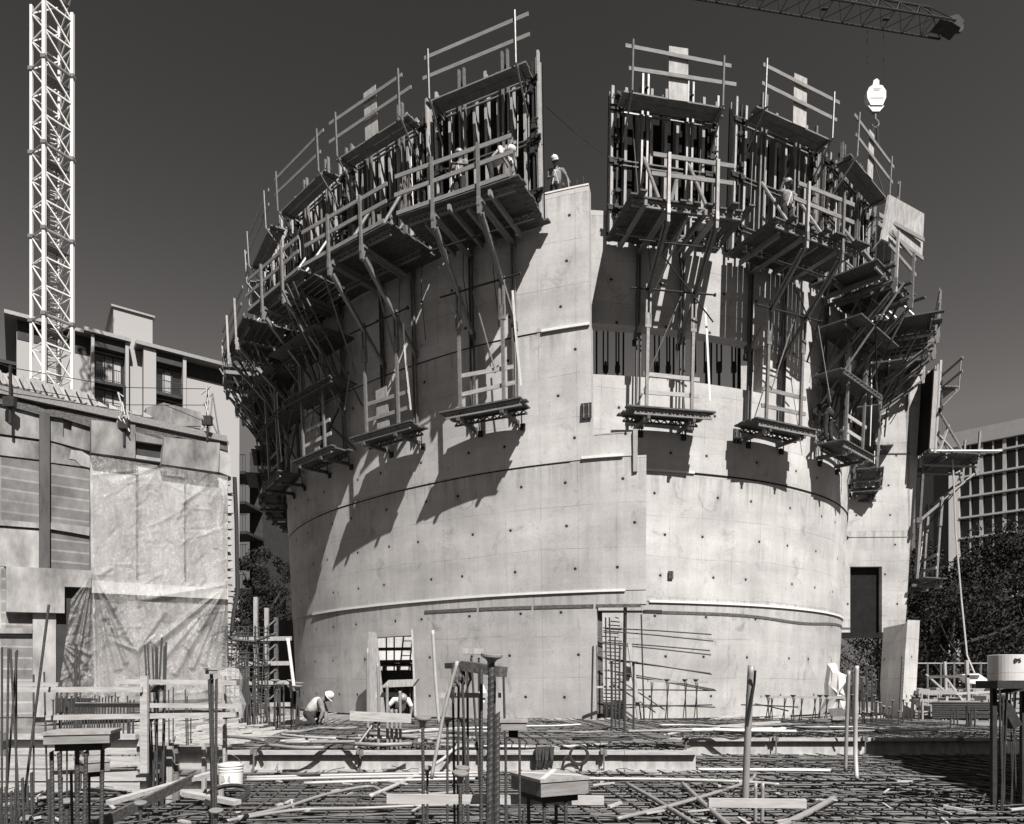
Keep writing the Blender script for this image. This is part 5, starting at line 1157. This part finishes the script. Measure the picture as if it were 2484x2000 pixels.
# white drum on stand
wd=thing('steel_drum','pale cylindrical drum with a dark scrawl, raised on a dark stand at the right edge','drum',P(2120,1433,8.6))
b=MB(); b.lathe((0,0,0),[(.205,0),(.205,.085),(.199,.09),(.205,.095),(.205,.318),(.198,.322),(.19,.3)],36); b.build('body',M.offw,wd)
def glyph(o,strokes,x,z,s,off,m_):
    b=MB()
    for st_ in strokes:
        for (a,c) in zip(st_,st_[1:]): b.bar((x+a[0]*s,off,z+a[1]*s),(x+c[0]*s,off-.001,z+c[1]*s),.012,.01)
    b.build('painted_letters',m_,o)
glyph(wd,[[(0,0),(0,1),(.6,.8),(.6,.2),(0,0)],[(1.5,1),(.95,.9),(1,.55),(1.45,.5),(1.5,.1),(.9,0)]],-.05,.225,.045,-.207,M.black)
b=MB(); b.box(-.26,-.2,-.10,.27,.2,-.003); b.bar((-.17,0,-.1),(-.17,0,-1.8),.055); b.bar((.2,0,-.1),(.2,0,-1.8),.05); b.bar((-.2,-.1,-.14),(.5,-.3,-.05),.05); b.build('stand',M.black,wd)
b=MB(); b.bar(P(2108,1478,8.6),P(2135,1530,8.6),.15,.12); tag(b.build('floodlight',M.black),'dark box-shaped lamp tilted below the white drum','lamp')
# inner formwork posts glimpsed through the window slot
for i,(x,w) in enumerate(((1275,.5),(1300,.3),(1383,.5),(1407,.3),(1460,.4),(1487,.4),(1514,.5),(1545,.4),(1580,.3))):
    o=thing('inner_hanger','dark hanging bracket post seen through the window slot','formwork post',P(x,745,25.5),'inner bracket posts in the slot')
    b=MB(); 
    for d in (-w/6,w/6): b.bar((d,0,2.2),(d,0,-.6),.05)
    b.bar((0,0,-.3),(0,0,-2.1),.08); b.box(-.09,-.06,-.7,.09,.06,-.45); b.bar((.28 if i%2 else -.3,.3,2.2),(.26 if i%2 else -.3,.3,-2.1),.06); b.build('post',M.black,o)
b=MB(); b.bar(P(1265,800,25.4),P(1382,803,25.4),.16,.12); tag(b.build('inner_beam',M.black),'dark beam low in the left part of the window slot','beam')
bars('starter_bars','few thin bars rising from the wall top in the gap','rebar',[(1207,398,21.9,0,.012,0),(1215,378,22,0,.012,0),(1221,395,21.9,0,.012,0),(1228,370,22,0,.01,0)],zb=16.6)
b=MB(); b.tube([P(1150,225,21),P(1205,275,22),P(1272,325,21.5)],.012,4); tag(b.build('guy_wire',M.rebar),'thin slack wire across the gap between the two formwork groups','wire')
# large plywood screen on fourth right unit
b=MB(); q=[P(1868,412,23.6),P(1941,452,26.0),P(1937,545,26.0),P(1852,505,23.6)]; b.prism(q,(.06,-.05,0)); tag(b.build('plywood_screen',M.plyl),'wide pale plywood screen leaning on the railing at the upper right','board')
b=MB()
for a,c in (((1850,452),(1945,505)),((1848,470),(1943,545))): b.bar(P(*a,23.4),P(*c,25.7),.05,.14)
tag(b.build('screen_rails',M.timberh),'two timber rails crossing the plywood screen at the upper right','rail')
# unseen block added out of view to cast the right foreground shadow
nb_=thing('shadow_caster_block','unseen grey block added right of the viewer to cast a shadow','shadow caster',Matrix.Translation((8.75,2.9,-1.2))@Matrix.Rotation(-math.atan2(1.7,7.3),4,'Z'))
b=MB(); b.box(0,-6,0,6,8.3,3.9); b.box(.03,-5.9,3.92,5.9,8.2,7.75); b.build('caster_walls',M.steeld,nb_)
for k in range(7):
    for z in (1,4.9): b=MB(); b.box(-.02,-5.2+k*1.9,z,.0,-4.2+k*1.9,z+1.2); b.build('window',M.glass,nb_)
# ------------------------------------------------------------------ people
def remesh(o,v,it=6):
    m=o.modifiers.new('remesh','REMESH'); m.mode='VOXEL'; m.voxel_size=v; m.use_smooth_shade=True
    s=o.modifiers.new('smooth','SMOOTH'); s.factor=.5; s.iterations=it
def limb(b,pts,rads,n=10):
    pts=[Vector(p) for p in pts]
    for (p,q,r0,r1) in zip(pts,pts[1:],rads,rads[1:]): b.tube([p,p.lerp(q,.5),q],r0,n,r1)
    for p,r0 in zip(pts,rads): ball(b,p,r0)
def ball(b,c,r,sz=(1,1,1),n=10,m=7):
    c=Vector(c); base=len(b.v); pr=[(r*math.sin(math.pi*i/m),-r*math.cos(math.pi*i/m)) for i in range(m+1)]
    pr[0]=(r*.02,-r); pr[-1]=(r*.02,r)
    for rr,z in pr:
        for k in range(n): t=2*math.pi*k/n; b.v.append((c.x+rr*math.cos(t)*sz[0],c.y+rr*math.sin(t)*sz[1],c.z+z*sz[2]))
    for i in range(m):
        for k in range(n): b.f.append((base+i*n+k,base+i*n+(k+1)%n,base+(i+1)*n+(k+1)%n,base+(i+1)*n+k))
    b.f.append(tuple(base+k for k in range(n))[::-1]); b.f.append(tuple(base+m*n+k for k in range(n)))
def person(label,T,J,shirt,pants,helmet,vest=None,sleeve=.55,group=None,harness=False,pouch=False):
    """J joints in metres; head direction J['face']"""
    o=thing('person',label,'person',T,group); V=Vector; g=lambda k:V(J[k])
    face=g('face').normalized(); hd=g('head'); up=(hd-g('neck')).normalized(); side=face.cross(up).normalized(); face=up.cross(side).normalized()*1
    def hp(f,s,u): return hd+face*f+side*s+up*u
    b=MB()
    limb(b,[g('neck'),hp(-.01,0,-.06)],[.062,.056]); ball(b,hp(-.005,0,.02),.098,(.86,1.0,1.08) if abs(face.y)>.5 else (1.0,.86,1.08)); ball(b,hp(.03,0,-.045),.068)
    limb(b,[hp(.085,0,.015),hp(.118,0,-.02)],[.014,.019],6); 
    for s in (-1,1): ball(b,hp(-.005,s*.088,0),.024); ball(b,hp(.088,s*.034,.03),.012)
    ball(b,hp(.092,0,-.055),.018,(1.4,1,.6)); ball(b,hp(.075,0,-.088),.026)
    limb(b,[g('neck'),g('chest'),g('belly'),g('pelvis')],[.085,.145,.13,.135],12)
    for s,n in ((-1,'L'),(1,'R')):
        sh,el,wr=g('sh'+n),g('el'+n),g('wr'+n); limb(b,[g('chest').lerp(g('neck'),.5),sh,el,wr],[.09,.066,.046,.030])
        d=(wr-el).normalized(); a=d.cross(V((0,0,1)));  a=a.normalized() if a.length>.1 else V((1,0,0)); c=a.cross(d).normalized()
        pm=wr+d*.05; limb(b,[wr,wr+d*.045+a*.012,wr+d*.085+a*.012],[.030,.032,.028],8); limb(b,[wr,wr+d*.085-a*.018],[.03,.026],8)
        for i,(w,L) in enumerate(((-.030,.062),(-.010,.075),(.011,.07),(.030,.055))):
            f0=wr+d*.088+a*w; f1=f0+d*L*.55-c*.012; f2=f1+d*L*.3-c*.03; limb(b,[f0,f1,f2],[.0095,.009,.007],6)
        t0=wr+d*.03-a*.03; limb(b,[t0,t0+d*.035-a*.03-c*.012,t0+d*.065-a*.035-c*.025],[.013,.011,.009],6)
        hi,kn,an,to=g('hi'+n),g('kn'+n),g('an'+n),g('to'+n); limb(b,[hi,kn,an],[.092,.06,.042]); limb(b,[an,to],[.042,.032])
    ob=b.build('body',M.skin,o); remesh(ob,.011,3)
    # clothes
    b=MB(); limb(b,[g('neck')-up*.03,g('chest'),g('belly'),g('pelvis')],[.082,.165,.152,.155],14); ball(b,g('chest'),.17,(1.12,.9,1.0))
    for n in 'LR':
        sh,el,wr=g('sh'+n),g('el'+n),g('wr'+n); limb(b,[g('chest').lerp(g('neck'),.5),sh],[.10,.086])
        if sleeve<=1: limb(b,[sh,sh.lerp(el,sleeve)],[.086,.070])
        else: limb(b,[sh,el,el.lerp(wr,sleeve-1)],[.086,.062,.045])
    so_=b.build('shirt',shirt,o); remesh(so_,.016,2)
    b=MB(); limb(b,[g('belly').lerp(g('pelvis'),.7),g('pelvis')],[.150,.162],14)
    for n in 'LR': limb(b,[g('pelvis'),g('hi'+n),g('kn'+n),g('an'+n).lerp(g('kn'+n),.08)],[.13,.110,.080,.068])
    po_=b.build('trousers',pants,o); remesh(po_,.016,2)
    for n in 'LR':
        b=MB(); an,to=g('an'+n),g('to'+n); limb(b,[an+V((0,0,.05)),an,to],[.056,.058,.048]); bo=b.build('boot',M.black,o); remesh(bo,.012,2)
    if vest:
        b=MB(); limb(b,[g('neck')-up*.07,g('chest'),g('belly')],[.10,.182,.168],14); vo=b.build('vest',vest,o); remesh(vo,.016,2)
    if harness:
        b=MB(); bk=-V(J['face']).normalized(); bk=V((bk.x,bk.y,0)).normalized() if V((bk.x,bk.y,0)).length>.1 else V((0,1,0))
        for n,m_ in (('L','R'),('R','L')):
            for k in (1,-1): b.tube([g('sh'+n).lerp(g('neck'),.4)+V((0,0,.06)),g('chest')+bk*k*.19,g('hi'+m_)+bk*k*.12],.022,5)
        b.tube([g('chest')+bk*.19,g('chest')+bk*.24+V((0,0,-.1)),g('chest')+bk*.26+V((.03,0,-.45))],.018,5); b.build('harness',M.offw,o)
    if pouch:
        b=MB(); p=g('hiR')+V((.12,.0,-.02)); ball(b,p,.1,(1,.8,1.2)); b.build('tool_pouch',M.black,o,True)
    b=MB(); hr=.126; base=hp(-.005,0,.045); prof=[(hr*1.0,0),(hr*1.02,.02),(hr*.97,.06),(hr*.8,.105),(hr*.5,.135),(hr*.12,.147)]
    b.lathe(base,[(hr*1.12,-.008),(hr*1.14,0)]+prof,22,up); q=[base+face*.10+side*-.09,base+face*.185+side*-.05,base+face*.195,base+face*.185+side*.05,base+face*.10+side*.09]; b.prism(q,up*.012)
    b.tube([base+face*-.11+up*.05,base+up*.155,base+face*.11+up*.05],.012,5); b.build('hard_hat',helmet,o,True)
    return o
def rotz(a,p,s=1): return Matrix.Translation(Vector(p))@Matrix.Rotation(a,4,'Z')@Matrix.Scale(s,4)
STAND=dict(face=(0,-1,-.1),head=(0,-.03,1.64),neck=(0,.01,1.47),chest=(0,.02,1.28),belly=(0,0,1.08),pelvis=(0,0,.95),shL=(-.19,.02,1.42),shR=(.19,.02,1.42),elL=(-.27,-.02,1.14),elR=(.28,0,1.14),wrL=(-.24,-.18,.98),wrR=(.33,-.12,.92),hiL=(-.1,0,.9),hiR=(.1,0,.9),knL=(-.12,-.03,.5),knR=(.12,-.03,.5),anL=(-.13,.02,.09),anR=(.14,.02,.09),toL=(-.15,-.14,.04),toR=(.17,-.14,.04))
def pose(**k): d=dict(STAND); d.update(k); return d
# kneeling worker bending over the mat, back to the viewer
p=P(662,1528,18.6)
person('person in a pale vest and white hard hat crouching left of the drum door',rotz(0,(p.x,p.y,.06),1.0),
 pose(face=(.75,-.1,-.65),head=(.36,.0,.80),neck=(.24,.03,.73),chest=(.08,.03,.62),belly=(-.06,.04,.48),pelvis=(-.17,.05,.34),shL=(.13,.20,.70),shR=(.19,-.15,.68),elL=(.25,.22,.42),elR=(.30,-.2,.42),wrL=(.28,.12,.18),wrR=(.22,-.22,.20),
 hiL=(-.17,.15,.32),hiR=(-.15,-.08,.32),knL=(.16,.25,.30),knR=(.04,-.25,.10),anL=(.02,.22,.07),anR=(-.30,-.2,.08),toL=(.16,.24,.03),toR=(-.42,-.2,.03)),M.clothm,M.cloth,M.helw,M.vest,1.9,pouch=True)
p=P(845,1512,21.3)
person('person in a light T-shirt and grey hard hat bent forward in the drum doorway',rotz(0,(p.x,p.y,-.05),1.0),
 pose(face=(.1,-.75,-.65),head=(.1,-.42,.82),neck=(.03,-.26,.80),chest=(0,-.10,.70),belly=(-.02,.05,.56),pelvis=(-.03,.12,.44),shL=(-.2,-.2,.76),shR=(.24,-.2,.76),elL=(-.36,-.26,.56),elR=(.38,-.3,.52),wrL=(-.26,-.45,.33),wrR=(.36,-.48,.28),
 hiL=(-.13,.12,.42),hiR=(.09,.12,.42),knL=(-.2,-.2,.38),knR=(.12,-.05,.12),anL=(-.18,.0,.06),anR=(.12,.35,.08),toL=(-.2,-.15,.03),toR=(.12,.45,.03)),M.clothl,M.cloth,M.helg,None,.7)
p=P(1171,440,22.2)
person('person with a rope and striped vest standing on the wall top in the gap',rotz(-.15,(p.x,p.y,16.5),.98),
 pose(face=(-.1,-.8,-.6),head=(-.03,-.14,1.62),neck=(0,-.03,1.47),shL=(-.2,.0,1.42),shR=(.2,0,1.40),elR=(.35,.02,1.18),wrR=(.42,-.1,.98),elL=(-.26,-.05,1.16),wrL=(-.08,-.25,1.05)),M.clothm,M.cloth,M.helw,M.clothm,.6,harness=True,pouch=True)
b=MB(); b.tube([P(1195,375,21.9),P(1198,395,21.9),P(1204,428,22.2)],.018,5); tag(b.build('rope',M.rope),'short rope held by the person in the gap, reaching the wall top','rope')
# on the main deck of the first left unit (deck 15.9)
def ondeck(c,u,off,z): q,n=c.at(u,off,z); return q
q=ondeck(CL,5.4,1.7,15.95)
person('person in a hard hat and sunglasses standing behind the rail of the left formwork deck',rotz(-.4,q,1.0),pose(elL=(-.3,-.12,1.2),wrL=(-.12,-.3,1.2),elR=(.3,-.14,1.2),wrR=(.1,-.32,1.15)),M.clothm,M.cloth,M.helg,M.clothm,.6,harness=True)
q=ondeck(CL,4.35,1.9,15.95)
person('person in a white hard hat bending low at the end of the left formwork deck',rotz(.9,q,1.0),
 pose(face=(0,-.6,-.8),head=(0,-.62,.98),neck=(0,-.46,1.02),chest=(0,-.25,1.0),belly=(0,-.08,.96),pelvis=(0,.08,.90),shL=(-.19,-.4,1.02),shR=(.19,-.4,1.02),elL=(-.25,-.5,.76),elR=(.25,-.5,.76),wrL=(-.15,-.6,.52),wrR=(.15,-.6,.52),hiL=(-.1,.08,.86),hiR=(.1,.08,.86),knL=(-.12,-.02,.48),knR=(.12,-.02,.48)),M.clothl,M.cloth,M.helw,M.offw,.8)
q=ondeck(CR,7.9,1.55,15.95)
person('person in harness with raised arms working at the panel joint on the right formwork deck',rotz(.3,q,1.05),pose(face=(.1,-.9,.1),elL=(-.34,-.1,1.3),wrL=(-.3,-.2,1.55),elR=(.34,-.1,1.22),wrR=(.2,-.3,1.3)),M.clothm,M.cloth,M.helg,M.clothm,.9,harness=True)
q=ondeck(CR,11.1,.72,10.2)
person('person in dark clothes and white harness bending away on a right hanging platform',rotz(math.pi+.5,q,1.05),
 pose(face=(0,-.5,-.85),head=(0,-.42,1.22),neck=(0,-.30,1.26),chest=(0,-.14,1.18),belly=(0,-.02,1.03),pelvis=(0,.05,.92),shL=(-.2,-.25,1.28),shR=(.2,-.25,1.28),elL=(-.3,-.34,1.02),elR=(.3,-.34,1.02),wrL=(-.2,-.48,.82),wrR=(.2,-.48,.82)),M.cloth,M.cloth,M.helw,None,1.8,harness=True)
